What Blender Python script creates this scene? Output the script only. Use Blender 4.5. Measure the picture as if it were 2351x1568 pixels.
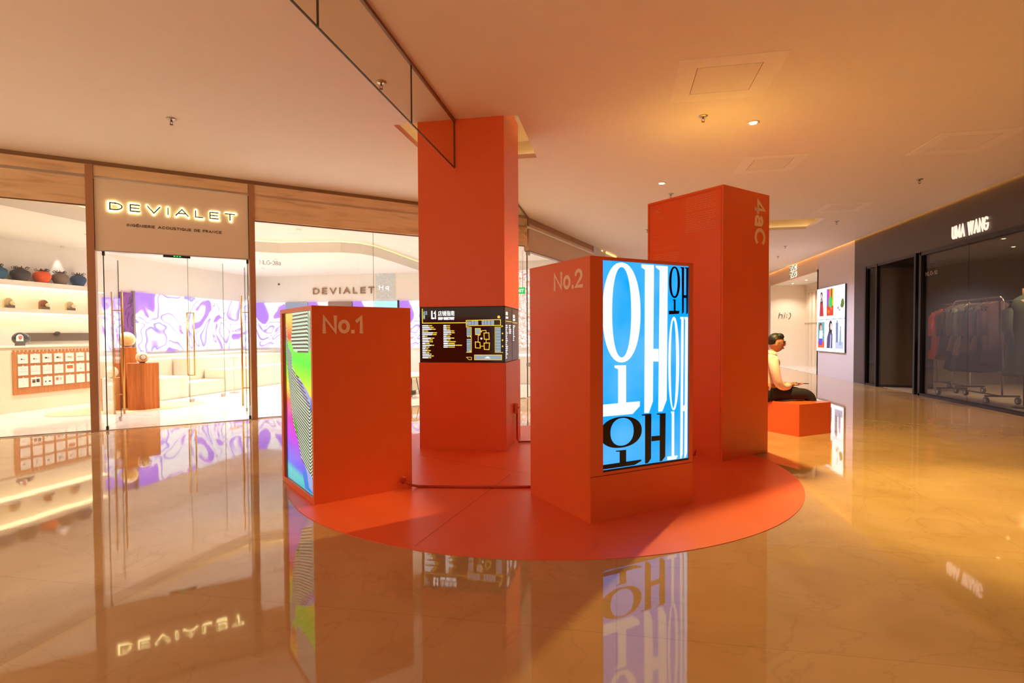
import bpy, bmesh, math, random
from mathutils import Matrix, Vector, noise
random.seed(7)
sc = bpy.context.scene
for o in list(bpy.data.objects): bpy.data.objects.remove(o)
COL = sc.collection
PI = math.pi

# ------------------------------------------------------------------ camera
PSI, PITCH, ROLL, FPX, CY, H = 0.187115, 0.025918, -0.005152, 1266.22, 801.2, 1.3
cd = bpy.data.cameras.new('camera'); cam = bpy.data.objects.new('camera', cd); COL.objects.link(cam)
F0 = Vector((-math.sin(PSI), math.cos(PSI), 0)); R0 = Vector((math.cos(PSI), math.sin(PSI), 0)); Z = Vector((0, 0, 1))
FW = F0*math.cos(PITCH)-Z*math.sin(PITCH); UP = Z*math.cos(PITCH)+F0*math.sin(PITCH)
RR = R0*math.cos(ROLL)+UP*math.sin(ROLL); UU = -R0*math.sin(ROLL)+UP*math.cos(ROLL)
cam.matrix_world = Matrix(((RR.x, UU.x, -FW.x, 0), (RR.y, UU.y, -FW.y, 0), (RR.z, UU.z, -FW.z, H), (0, 0, 0, 1)))
cd.sensor_width = 36; cd.lens = FPX/2351*36; cd.shift_y = (CY-784)/2351
cd.clip_start = .05; cd.clip_end = 200
sc.camera = cam

# ------------------------------------------------------------------ world, exposure
def lin(c): return c/12.92 if c <= .04045 else ((c+.055)/1.055)**2.4
def rgb(r, g, b): return (lin(r/255), lin(g/255), lin(b/255), 1)
w = bpy.data.worlds.new('world'); sc.world = w; w.use_nodes = True
w.node_tree.nodes['Background'].inputs[0].default_value = (1.0, .76, .54, 1)
w.node_tree.nodes['Background'].inputs[1].default_value = .70
sc.view_settings.view_transform = 'Standard'; sc.view_settings.look = 'None'
sc.view_settings.exposure = 0.46; sc.view_settings.gamma = 1; sc.view_settings.use_curve_mapping = False
sc.cycles.transparent_max_bounces = 32; sc.cycles.max_bounces = 10; sc.cycles.use_denoising = True
WARM = (1.0, .79, .56); AMBER = (1.0, .76, .25); CREAM = (1.0, .95, .89); COOL = (.66, .71, 1.0); SHOPC = (.97, .95, .98)

# hall, shop and added fill lamps: (x, y, z, watts, colour, spot degrees, aim or None)
LAMPS_HALL = [
    (1.53, 6.74, 3.70, 620, AMBER, 150, 'bright downlight glowing beside the tall orange block'),
    (0.71, 9.13, 3.70, 90, WARM, 140, 'small lit downlight above the left edge of the tall orange block'),
]
LAMPS_POOL_FILL = [(3.0, 4.45, 420, AMBER, 58), (4.6, 1.4, 25, WARM, 100), (-1.2, -3.2, 110, WARM, 150), (-7.8, -.8, 1500, CREAM, 140), (3.4, 16.6, 800, COOL, 150), (2.8, 21.0, 650, COOL, 150)]  # first makes the floor patch; the others are unseen fill lamps added for brightness
LAMPS_SHOP = [(-9.6, 6.2, 3.19), (-9.6, 8.6, 3.19), (-9.7, 11.2, 3.19), (-9.7, 13.9, 3.19), (-7.2, 14.6, 3.19), (-7.3, 8.6, 3.44),
              (-6.3, 10.2, 3.44), (-4.6, 11.0, 3.44), (-3.6, 13.4, 3.44), (-2.2, 14.9, 3.44), (-5.0, 9.2, 3.44), (-8.3, 12.4, 3.19)]
SHOP_W = 225
SHOP_LBL = ['nearest the left edge, before the counter', 'above the counter and tan card board', 'above the lowest cream seating block', 'above the far end of the long LED screen', 'above the back corner behind the No.1 block', 'just behind the glass doors',
            'behind the raised metal letters, left one', 'above the cream sofa', 'above the curved cove step, far right', 'above the orange floral screen', 'just behind the shop number lettering on the window', 'over the small cream tray table']

# ------------------------------------------------------------------ materials
MATS = {}
def mat(name, col, rough=.5, metal=0, emit=0, ecol=None, vary=.06, vscale=6, spec=.5, bump=0, coat=0, alpha=None):
    if name in MATS: return MATS[name]
    m = bpy.data.materials.new(name); m.use_nodes = True; nt = m.node_tree; b = nt.nodes['Principled BSDF']
    c = rgb(*col); b.inputs['Base Color'].default_value = c
    b.inputs['Roughness'].default_value = rough; b.inputs['Metallic'].default_value = metal
    b.inputs['Specular IOR Level'].default_value = spec; b.inputs['Coat Weight'].default_value = coat
    if emit:
        b.inputs['Emission Color'].default_value = rgb(*(ecol or col)); b.inputs['Emission Strength'].default_value = emit
    if vary:
        tc = nt.nodes.new('ShaderNodeTexCoord'); n = nt.nodes.new('ShaderNodeTexNoise'); n.inputs['Scale'].default_value = vscale; n.inputs['Detail'].default_value = 4
        nt.links.new(tc.outputs['Object'], n.inputs['Vector'])
        mx = nt.nodes.new('ShaderNodeMix'); mx.data_type = 'RGBA'
        mx.inputs['A'].default_value = tuple(x*(1-vary) for x in c[:3])+(1,); mx.inputs['B'].default_value = tuple(min(1, x*(1+vary)) for x in c[:3])+(1,)
        nt.links.new(n.outputs['Fac'], mx.inputs['Factor']); nt.links.new(mx.outputs['Result'], b.inputs['Base Color'])
        if bump:
            bp = nt.nodes.new('ShaderNodeBump'); bp.inputs['Strength'].default_value = bump; bp.inputs['Distance'].default_value = .01
            nt.links.new(n.outputs['Fac'], bp.inputs['Height']); nt.links.new(bp.outputs['Normal'], b.inputs['Normal'])
    MATS[name] = m; return m
def glow(name, col, s=1.0): return mat(name, (10, 10, 10), .4, emit=s, ecol=col, vary=0)

def glass_mat(name, tint, ior=1.45):
    m = bpy.data.materials.new(name); m.use_nodes = True; nt = m.node_tree; nt.nodes.clear()
    o = nt.nodes.new('ShaderNodeOutputMaterial'); mx = nt.nodes.new('ShaderNodeMixShader'); t = nt.nodes.new('ShaderNodeBsdfTransparent')
    g = nt.nodes.new('ShaderNodeBsdfGlossy'); lw = nt.nodes.new('ShaderNodeLayerWeight'); lw.inputs[0].default_value = .5; pw = nt.nodes.new('ShaderNodeMath'); pw.operation = 'POWER'; pw.inputs[1].default_value = 5; nt.links.new(lw.outputs['Facing'], pw.inputs[0]); f = nt.nodes.new('ShaderNodeMath'); f.operation = 'MULTIPLY_ADD'; f.inputs[1].default_value = .35; f.inputs[2].default_value = ((ior-1)/(ior+1))**2; nt.links.new(pw.outputs[0], f.inputs[0])
    t.inputs[0].default_value = (*tint, 1); g.inputs['Roughness'].default_value = .015; g.inputs['Color'].default_value = (1, 1, 1, 1)
    nt.links.new(f.outputs[0], mx.inputs[0]); nt.links.new(t.outputs[0], mx.inputs[1]); nt.links.new(g.outputs[0], mx.inputs[2]); nt.links.new(mx.outputs[0], o.inputs[0])
    MATS[name] = m; return m

def ramp(nt, stops, interp='LINEAR'):
    r = nt.nodes.new('ShaderNodeValToRGB'); r.color_ramp.interpolation = interp; e = r.color_ramp.elements
    e[0].position, e[0].color = stops[0][0], rgb(*stops[0][1]); e[1].position, e[1].color = stops[-1][0], rgb(*stops[-1][1])
    for p, c in stops[1:-1]:
        k = e.new(p); k.color = rgb(*c)
    return r

def marble_floor(name, base, dark, joint, tile=(1.2, .8), rough=.05, veins=.5, spec=.5):
    m = mat(name, base, rough, vary=0, spec=spec); nt = m.node_tree; b = nt.nodes['Principled BSDF']; L = nt.links.new
    tc = nt.nodes.new('ShaderNodeTexCoord')
    n = nt.nodes.new('ShaderNodeTexNoise'); n.inputs['Scale'].default_value = 1.4; n.inputs['Detail'].default_value = 7; n.inputs['Distortion'].default_value = 1.1; L(tc.outputs['Object'], n.inputs['Vector'])
    r = ramp(nt, [(.3, dark), (.62, base)]); L(n.outputs['Fac'], r.inputs[0])
    n2 = nt.nodes.new('ShaderNodeTexNoise'); n2.inputs['Scale'].default_value = .9; n2.inputs['Detail'].default_value = 9; n2.inputs['Distortion'].default_value = 2.4; L(tc.outputs['Object'], n2.inputs['Vector'])
    rv = nt.nodes.new('ShaderNodeValToRGB'); e = rv.color_ramp.elements; e[0].position = .488; e[0].color = (0, 0, 0, 1); e[1].position = .512; e[1].color = (0, 0, 0, 1); k = e.new(.5); k.color = (veins, veins, veins, 1)
    L(n2.outputs['Fac'], rv.inputs[0])
    mx = nt.nodes.new('ShaderNodeMix'); mx.data_type = 'RGBA'; L(rv.outputs[0], mx.inputs['Factor']); L(r.outputs[0], mx.inputs['A']); mx.inputs['B'].default_value = rgb(*joint)
    br = nt.nodes.new('ShaderNodeTexBrick'); br.offset = 0; br.inputs['Scale'].default_value = 1; br.inputs['Mortar Size'].default_value = .0022; br.inputs['Mortar Smooth'].default_value = .1
    br.inputs['Brick Width'].default_value = tile[0]; br.inputs['Row Height'].default_value = tile[1]; L(tc.outputs['Object'], br.inputs['Vector'])
    br.inputs['Color1'].default_value = (1, 1, 1, 1); br.inputs['Color2'].default_value = (.95, .94, .93, 1); br.inputs['Mortar'].default_value = (.80, .76, .72, 1)
    m2 = nt.nodes.new('ShaderNodeMix'); m2.data_type = 'RGBA'; m2.blend_type = 'MULTIPLY'; m2.inputs['Factor'].default_value = 1
    L(mx.outputs['Result'], m2.inputs['A']); L(br.outputs['Color'], m2.inputs['B']); L(m2.outputs['Result'], b.inputs['Base Color'])
    # faint waviness of polished stone
    n3 = nt.nodes.new('ShaderNodeTexNoise'); n3.inputs['Scale'].default_value = 5; L(tc.outputs['Object'], n3.inputs['Vector'])
    bp = nt.nodes.new('ShaderNodeBump'); bp.inputs['Strength'].default_value = .012; bp.inputs['Distance'].default_value = .02; L(n3.outputs['Fac'], bp.inputs['Height']); L(bp.outputs['Normal'], b.inputs['Normal'])
    return m

def travertine(name, base, dark, rough=.35):
    m = mat(name, base, rough, vary=0); nt = m.node_tree; b = nt.nodes['Principled BSDF']; L = nt.links.new
    tc = nt.nodes.new('ShaderNodeTexCoord'); mp = nt.nodes.new('ShaderNodeMapping'); mp.inputs['Scale'].default_value = (.8, .8, 7); L(tc.outputs['Object'], mp.inputs['Vector'])
    n = nt.nodes.new('ShaderNodeTexNoise'); n.inputs['Scale'].default_value = 1.6; n.inputs['Detail'].default_value = 8; n.inputs['Distortion'].default_value = .7; L(mp.outputs[0], n.inputs['Vector'])
    r = ramp(nt, [(.34, dark), (.47, base), (.7, tuple(min(255, c+12) for c in base))]); L(n.outputs['Fac'], r.inputs[0]); L(r.outputs[0], b.inputs['Base Color'])
    return m

def wood(name, base, dark):
    m = mat(name, base, .4, vary=0); nt = m.node_tree; b = nt.nodes['Principled BSDF']; L = nt.links.new
    tc = nt.nodes.new('ShaderNodeTexCoord'); mp = nt.nodes.new('ShaderNodeMapping'); mp.inputs['Scale'].default_value = (14, 14, .8); L(tc.outputs['Object'], mp.inputs['Vector'])
    n = nt.nodes.new('ShaderNodeTexNoise'); n.inputs['Scale'].default_value = 2; n.inputs['Detail'].default_value = 5; L(mp.outputs[0], n.inputs['Vector'])
    r = ramp(nt, [(.35, dark), (.65, base)]); L(n.outputs['Fac'], r.inputs[0]); L(r.outputs[0], b.inputs['Base Color'])
    return m

def led_art(name, stops, scale=1.0, strength=1.1, dist=3.2):
    """moving-paint picture on an LED wall: warped noise bands with thin dark outlines"""
    m = bpy.data.materials.new(name); m.use_nodes = True; nt = m.node_tree; b = nt.nodes['Principled BSDF']; L = nt.links.new
    tc = nt.nodes.new('ShaderNodeTexCoord')
    w1 = nt.nodes.new('ShaderNodeTexNoise'); w1.inputs['Scale'].default_value = scale*1.1; w1.inputs['Detail'].default_value = 1.5; L(tc.outputs['Object'], w1.inputs['Vector'])
    vm = nt.nodes.new('ShaderNodeVectorMath'); vm.operation = 'SCALE'; vm.inputs['Scale'].default_value = 1.9; L(w1.outputs['Color'], vm.inputs[0])
    va = nt.nodes.new('ShaderNodeVectorMath'); va.operation = 'ADD'; L(tc.outputs['Object'], va.inputs[0]); L(vm.outputs[0], va.inputs[1])
    n = nt.nodes.new('ShaderNodeTexNoise'); n.inputs['Scale'].default_value = scale; n.inputs['Detail'].default_value = 1.2; n.inputs['Distortion'].default_value = dist; L(va.outputs[0], n.inputs['Vector'])
    r = ramp(nt, stops); L(n.outputs['Fac'], r.inputs[0])
    b.inputs['Base Color'].default_value = (.02, .02, .02, 1); b.inputs['Roughness'].default_value = .5
    L(r.outputs[0], b.inputs['Emission Color']); b.inputs['Emission Strength'].default_value = strength
    MATS[name] = m; return m

ORANGE = mat('orange_lacquer', (240, 104, 48), .33, vary=.03, spec=.5)
ORANGE_VINYL = mat('orange_vinyl', (240, 102, 58), .36, vary=.07, vscale=2.2, spec=.45)
PRINT = mat('peach_print', (252, 212, 180), .5, vary=0)
PRINT_FAINT = mat('faint_print', (242, 136, 86), .5, vary=0)
CEIL = mat('ceiling_paint', (238, 226, 217), .75, vary=.02)
WALLW = mat('white_wall_paint', (238, 231, 222), .6, vary=.02)
FLOORM = marble_floor('polished_marble', (198, 158, 110), (186, 145, 97), (150, 108, 70), (2.4, 1.2), rough=.035, veins=.22, spec=.8)
SHOPFL = marble_floor('pale_marble', (240, 230, 216), (230, 218, 200), (190, 160, 125), (1.6, 1.6), rough=.08, veins=.3)
STONE = travertine('travertine', (238, 206, 164), (220, 184, 140), .3)
STONE_DK = mat('brown_stone', (184, 134, 94), .35, vary=.12, vscale=3)
BEIGE = mat('beige_panel', (246, 232, 210), .35, vary=.02)
SHADOWGAP = mat('shadow_gap_brown', (150, 116, 84), .45)  # brown put in for the shade in the gap above the stone fascia
DARK = mat('black_metal', (20, 15, 13), .35, vary=.1)
DKWALL = mat('charcoal_wall', (78, 68, 62), .42, vary=.12, vscale=1.5)
GREYW = mat('grey_wall_paint', (214, 202, 196), .5, vary=.03)
BRASS = mat('brushed_brass', (204, 156, 84), .28, metal=1, vary=.08)
STEEL = mat('brushed_steel', (190, 184, 176), .3, metal=1)
BRASSDK = mat('dark_brass', (96, 70, 32), .4, metal=.7)
GLASS = glass_mat('clear_glass', (.97, .985, .975), 1.33)
GLASSB = glass_mat('smoke_baffle_glass', (.93, .90, .80), 1.25)
GLASSD = glass_mat('tinted_shop_glass', (.78, .75, .70), 1.5)
GEDGE = mat('green_glass_edge', (24, 58, 44), .2, vary=0)
WHITE = mat('white_lacquer', (240, 232, 220), .35, vary=.02)
TAN = wood('tan_board', (206, 130, 68), (186, 112, 56))
WOOD = wood('cherry_wood', (206, 118, 44), (182, 96, 32))
LEDP = led_art('purple_paint_screen', [(.30, (160, 110, 255)), (.385, (178, 128, 255)), (.41, (250, 246, 255)), (.47, (255, 255, 255)), (.495, (226, 190, 255)), (.51, (140, 110, 230)), (.52, (250, 250, 255)), (.60, (255, 255, 255)), (.625, (150, 120, 250)), (.66, (196, 170, 255)), (.70, (255, 255, 255))], .62, 1.15, 2.0)
LEDM = led_art('magenta_paint_screen', [(.3, (120, 60, 120)), (.5, (180, 90, 170)), (.6, (90, 50, 90)), (.8, (200, 120, 190))], 1.3, .6)
LEDO = led_art('floral_paint_screen', [(.3, (255, 255, 255)), (.42, (255, 250, 245)), (.45, (220, 90, 30)), (.48, (255, 220, 180)), (.53, (120, 60, 90)), (.56, (255, 255, 255)), (.64, (240, 150, 60)), (.72, (170, 90, 150))], 2.6, 1.0)

# ------------------------------------------------------------------ mesh helpers
class MB:
    def __init__(s): s.bm = bmesh.new()
    def box(s, x0, x1, y0, y1, z0, z1, M=None):
        vs = [s.bm.verts.new(Vector(p)) for p in ((x0, y0, z0), (x1, y0, z0), (x1, y1, z0), (x0, y1, z0), (x0, y0, z1), (x1, y0, z1), (x1, y1, z1), (x0, y1, z1))]
        if M:
            for v in vs: v.co = M @ v.co
        for f in ((0, 3, 2, 1), (4, 5, 6, 7), (0, 1, 5, 4), (1, 2, 6, 5), (2, 3, 7, 6), (3, 0, 4, 7)): s.bm.faces.new([vs[i] for i in f])
        return s
    def prism(s, pts, z0, z1, M=None):
        a = [s.bm.verts.new(Vector((p[0], p[1], z0))) for p in pts]; b = [s.bm.verts.new(Vector((p[0], p[1], z1))) for p in pts]
        if M:
            for v in a+b: v.co = M @ v.co
        n = len(pts); s.bm.faces.new(a[::-1]); s.bm.faces.new(b)
        for i in range(n): s.bm.faces.new((a[i], a[(i+1) % n], b[(i+1) % n], b[i]))
        return s
    def lathe(s, prof, n=24, M=None, cap=True):
        rings = []
        for r, z in prof:
            rings.append([s.bm.verts.new(Vector((r*math.cos(2*PI*k/n), r*math.sin(2*PI*k/n), z))) for k in range(n)])
        for a, b in zip(rings, rings[1:]):
            for k in range(n): s.bm.faces.new((a[k], a[(k+1) % n], b[(k+1) % n], b[k]))
        if cap:
            s.bm.faces.new(rings[0][::-1]); s.bm.faces.new(rings[-1])
        if M:
            for rg in rings:
                for v in rg: v.co = M @ v.co
        return s
    def tube(s, pts, r, n=8):
        pts = [Vector(p) for p in pts]; rings = []; rr = r if isinstance(r, (list, tuple)) else [r]*len(pts)
        for i, p in enumerate(pts):
            d = (pts[min(i+1, len(pts)-1)]-pts[max(i-1, 0)]).normalized()
            a = d.cross(Vector((0, 0, 1)) if abs(d.z) < .9 else Vector((1, 0, 0))).normalized(); b = d.cross(a)
            rings.append([s.bm.verts.new(p+(a*math.cos(2*PI*k/n)+b*math.sin(2*PI*k/n))*rr[i]) for k in range(n)])
        for a, b in zip(rings, rings[1:]):
            for k in range(n): s.bm.faces.new((a[k], a[(k+1) % n], b[(k+1) % n], b[k]))
        s.bm.faces.new(rings[0][::-1]); s.bm.faces.new(rings[-1]); return s
    def ell(s, c, r, seg=20, rings=12, M=None, fn=None):
        m = Matrix.Translation(c) @ (M or Matrix()) @ Matrix.Diagonal((*r, 1))
        g = bmesh.ops.create_uvsphere(s.bm, u_segments=seg, v_segments=rings, radius=1)
        for v in g['verts']:
            if fn: v.co = fn(v.co)
            v.co = m @ v.co
        return s
    def face(s, pts3):
        s.bm.faces.new([s.bm.verts.new(Vector(p)) for p in pts3]); return s
    def ring(s, outer, inner):
        a = [s.bm.verts.new(Vector(p)) for p in outer]; b = [s.bm.verts.new(Vector(p)) for p in inner]; n = len(a)
        for i in range(n): s.bm.faces.new((a[i], a[(i+1) % n], b[(i+1) % n], b[i]))
        return s
    def build(s, name, m=None, parent=None, smooth=False, bevel=0, recalc=True):
        if recalc: bmesh.ops.recalc_face_normals(s.bm, faces=s.bm.faces)
        me = bpy.data.meshes.new(name); s.bm.to_mesh(me); s.bm.free()
        if smooth:
            for p in me.polygons: p.use_smooth = True
        o = bpy.data.objects.new(name, me); COL.objects.link(o)
        if m: me.materials.append(m)
        if parent: o.parent = parent
        if bevel:
            b = o.modifiers.new('b', 'BEVEL'); b.width = bevel; b.segments = 2; b.limit_method = 'ANGLE'
        return o

def thing(name, label, cat, loc=(0, 0, 0), rz=0, group=None):
    o = bpy.data.objects.new(name, None); COL.objects.link(o); o.location = loc; o.rotation_euler = (0, 0, rz); o.empty_display_size = .1
    o['label'] = label; o['category'] = cat
    if group: o['group'] = group
    return o
def tag(o, label, cat, group=None):
    o['label'] = label; o['category'] = cat
    if group: o['group'] = group
    return o
def struct(o): o['kind'] = 'structure'; return o
def frame(o, u, v):
    """matrix taking (u, v, depth) to space: origin o, unit directions u and v"""
    u = Vector(u).normalized(); v = Vector(v).normalized(); n = u.cross(v)
    return Matrix(((u.x, v.x, n.x, o[0]), (u.y, v.y, n.y, o[1]), (u.z, v.z, n.z, o[2]), (0, 0, 0, 1)))
def flat(name, polys, M, d0, d1, m, parent):
    b = MB()
    for p in polys: b.prism(p, d0, d1, M)
    return b.build(name, m, parent)
def rect(u0, u1, v0, v1): return [(u0, v0), (u1, v0), (u1, v1), (u0, v1)]
def text_mesh(name, body, M, box, d0, d1, m, parent=None, bold=0.0, space=1.0, res=4, rot=False):
    """raised lettering fitted to box (u0, u1, v0, v1) in frame M"""
    cu = bpy.data.curves.new('t', 'FONT'); cu.body = body; cu.size = 1
    cu.space_character = space; cu.resolution_u = res; cu.extrude = .5
    o = bpy.data.objects.new('t', cu); COL.objects.link(o)
    dg = bpy.context.evaluated_depsgraph_get(); dg.update()
    me = bpy.data.meshes.new_from_object(o.evaluated_get(dg)); bpy.data.objects.remove(o); bpy.data.curves.remove(cu)
    if bold > 0:
        bm = bmesh.new()
        for k in range(9):
            n0 = len(bm.verts); bm.from_mesh(me); bm.verts.ensure_lookup_table(); a = k*PI/4; f = 0 if k == 8 else bold
            for v in bm.verts[n0:]: v.co.x += f*math.cos(a); v.co.y += f*math.sin(a); v.co.z -= .03*k
        bm.to_mesh(me); bm.free()
    if rot:
        for v in me.vertices: v.co = Vector((v.co.y, -v.co.x, v.co.z))
    xs = [v.co.x for v in me.vertices]; ys = [v.co.y for v in me.vertices]
    x0, x1, y0, y1 = min(xs), max(xs), min(ys), max(ys); u0, u1, v0, v1 = box
    if u1 is None: u1 = u0+(x1-x0)*(v1-v0)/(y1-y0)
    for v in me.vertices:
        v.co = M @ Vector((u0+(v.co.x-x0)/(x1-x0)*(u1-u0), v0+(v.co.y-y0)/(y1-y0)*(v1-v0), d0+(v.co.z+.5)*(d1-d0)))
    me.materials.clear(); me.materials.append(m); me.name = name
    o = bpy.data.objects.new(name, me); COL.objects.link(o)
    if parent: o.parent = parent
    return o
# stroke lettering: every character is a set of polylines in a box one unit high
def arc(cx_, cy_, rx, ry, a0, a1, n=14): return [(cx_+rx*math.cos(math.radians(a0+(a1-a0)*k/n)), cy_+ry*math.sin(math.radians(a0+(a1-a0)*k/n))) for k in range(n+1)]
GL_ = {
 'A': (.86, [[(0, 0), (.43, 1), (.86, 0)], [(.16, .34), (.70, .34)]]), 'B': (.6, [[(0, 0), (0, 1), (.35, 1)]+arc(.35, .76, .25, .24, 90, -90, 8)+[(0, .52)], [(.35, .52)]+arc(.37, .26, .27, .26, 90, -90, 8)+[(0, 0)]]),
 'C': (.82, [arc(.45, .5, .45, .5, 48, 312, 22)]), 'D': (.78, [[(0, 0), (0, 1), (.3, 1)]+arc(.3, .5, .48, .5, 90, -90, 16)+[(0, 0)]]),
 'E': (.6, [[(.6, 1), (0, 1), (0, 0), (.6, 0)], [(0, .5), (.55, .5)]]), '\u00c9': (.6, [[(.6, 1), (0, 1), (0, 0), (.6, 0)], [(0, .5), (.55, .5)], [(.2, 1.15), (.4, 1.32)]]), 'F': (.56, [[(.56, 1), (0, 1), (0, 0)], [(0, .5), (.5, .5)]]),
 'G': (.86, [arc(.45, .5, .45, .5, 48, 340, 22)+[(.86, .48), (.52, .48)]]), 'H': (.72, [[(0, 0), (0, 1)], [(.72, 0), (.72, 1)], [(0, .5), (.72, .5)]]), 'I': (.02, [[(0.01, 0), (.01, 1)]]),
 'L': (.52, [[(0, 1), (0, 0), (.52, 0)]]), 'M': (.9, [[(0, 0), (0, 1), (.45, .15), (.9, 1), (.9, 0)]]), 'N': (.74, [[(0, 0), (0, 1), (.74, 0), (.74, 1)]]), 'O': (.94, [arc(.47, .5, .47, .5, 90, 450, 30)]),
 'P': (.58, [[(0, 0), (0, 1), (.32, 1)]+arc(.32, .73, .26, .27, 90, -90, 10)+[(0, .46)]]), 'Q': (.94, [arc(.47, .5, .47, .5, 90, 450, 30), [(.58, .25), (.92, -.08)]]), 'R': (.62, [[(0, 0), (0, 1), (.32, 1)]+arc(.32, .73, .26, .27, 90, -90, 10)+[(0, .46)], [(.3, .46), (.62, 0)]]),
 'S': (.58, [arc(.3, .74, .27, .26, 40, 270, 12)+arc(.29, .25, .28, .25, 90, -140, 12)]), 'T': (.72, [[(0, 1), (.72, 1)], [(.36, 1), (.36, 0)]]), 'U': (.7, [[(0, 1)]+arc(.35, .32, .35, .32, 180, 360, 14)+[(.7, 1)]]),
 'V': (.84, [[(0, 1), (.42, 0), (.84, 1)]]), 'W': (1.2, [[(0, 1), (.3, 0), (.6, 1), (.9, 0), (1.2, 1)]]), 'X': (.74, [[(0, 0), (.74, 1)], [(0, 1), (.74, 0)]]), 'Y': (.74, [[(0, 1), (.37, .5), (.74, 1)], [(.37, .5), (.37, 0)]]), 'Z': (.68, [[(0, 1), (.68, 1), (0, 0), (.68, 0)]]),
 '0': (.56, [arc(.28, .5, .28, .5, 90, 450, 24)]), '1': (.32, [[(0, .76), (.28, 1), (.28, 0)]]), '2': (.58, [arc(.28, .70, .28, .30, 165, -35, 12)+[(.02, 0), (.6, 0)]]), '3': (.54, [arc(.26, .75, .25, .25, 150, -90, 10)+arc(.26, .26, .28, .26, 90, -150, 10)]), '4': (.68, [[(.5, 0), (.5, 1), (0, .26), (.68, .26)]]),
 '8': (.56, [arc(.28, .75, .23, .25, -90, 270, 16), arc(.28, .25, .28, .25, 90, 450, 18)]), 'a': (.5, [arc(.24, .56, .22, .18, 160, 0, 8)+[(.46, .0)], [(.46, .40)]+arc(.22, .21, .22, .20, 90, 270, 10)+[(.46, .10)]]),
 'o': (.58, [arc(.29, .36, .29, .36, 90, 450, 24)]), 'h': (.46, [[(0, 0), (0, 1)], [(0, .45)]+arc(.23, .45, .23, .25, 180, 0, 8)+[(.46, 0)]]), 'i': (.02, [[(0.01, 0), (0.01, .68)], [(.01, .88), (.01, .96)]]), 'q': (.5, [arc(.25, .40, .25, .30, 0, 360, 18), [(.5, .7), (.5, -.25)]]),
 '.': (.02, [[(.01, .0), (.01, .02)]]), '-': (.3, [[(0, .42), (.3, .42)]]), ':': (.02, [[(.01, .12), (.01, .2)], [(.01, .55), (.01, .63)]]), ')': (.22, [arc(-.18, .42, .4, .62, -60, 60, 10)]), ' ': (.35, [])}
def stroke_quads(pts, hw):
    P_ = [Vector(p) for p in pts]; n = len(P_); out = []; closed = (P_[0]-P_[-1]).length < 1e-5
    for i in range(n):
        a = P_[i]-P_[i-1] if i > 0 else (P_[-1]-P_[-2] if closed else P_[1]-P_[0])
        b_ = P_[i+1]-P_[i] if i < n-1 else (P_[1]-P_[0] if closed else a)
        a = a.normalized(); b_ = b_.normalized(); na = Vector((-a.y, a.x)); nb = Vector((-b_.y, b_.x)); m_ = (na+nb)
        m_ = m_.normalized() if m_.length > 1e-4 else na; f = min(1/max(m_.dot(na), .34), 1.7); e = Vector((0, 0))
        if not closed and i == 0: e = -b_*hw*.98
        if not closed and i == n-1: e = a*hw*.98
        if not closed and i == 0: e = e*CAP_
        if not closed and i == n-1: e = e*CAP_
        out.append((P_[i]+e+m_*hw*f, P_[i]+e-m_*hw*f))
    return out
CAP_ = 1.0
def letters(name, body, M, box, d0, d1, m, parent=None, sw=.1, gap=.25, rot=False):
    """sw: stroke width, as a share of the letter height; gap: space between letters, in letter heights"""
    u0, u1, v0, v1 = box; W_, H_ = (v1-v0, u1-u0) if rot else (u1-u0, v1-v0); sw_ = sw*H_
    tot = sum(GL_[c][0] for c in body)+gap*(len(body)-1); mx_ = sw_*.5; sx = (W_-2*mx_)/tot; sy = H_-2*mx_
    b = MB(); x = 0; k = 0
    for c in body:
        w_, st = GL_[c]
        for s in st:
            pts = [(mx_+(x+px)*sx, mx_+py*sy) for px, py in s]; q = stroke_quads(pts, sw_/2); k += 1; top = d1-(d1-d0)*.06*(k % 5)
            Tm = (lambda p, d: M @ Vector((u0+p.y, v1-p.x, d))) if rot else (lambda p, d: M @ Vector((u0+p.x, v0+p.y, d)))
            A_ = [[b.bm.verts.new(Tm(p, d)) for p in pr for d in (d0, top)] for pr in q]   # l0 l1 r0 r1
            for e, f in zip(A_, A_[1:]):
                for i, j in ((1, 3), (3, 2), (2, 0), (0, 1)):
                    try: b.bm.faces.new((e[i], e[j], f[j], f[i]))
                    except ValueError: pass
            for e in (A_[0], A_[-1]): b.bm.faces.new((e[0], e[1], e[3], e[2]))
        x += w_+gap
    return b.build(name, m, parent)
def lines(u0, u1, v1, n, pitch, h, seed=0, ragged=.25, broken=True):
    """illegible small print: rows of short dashes"""
    r = random.Random(seed); out = []
    for k in range(n):
        u = u0; e = u1-(r.random()*ragged*(u1-u0) if k % 5 == 4 or ragged > .4 else 0)
        while u < e-.01:
            wd = min(r.uniform(.012, .045)*(u1-u0)/.3, e-u); out.append(rect(u, u+wd, v1-k*pitch-h, v1-k*pitch)); u += wd+(.008*(u1-u0)/.3)
    return out

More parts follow.
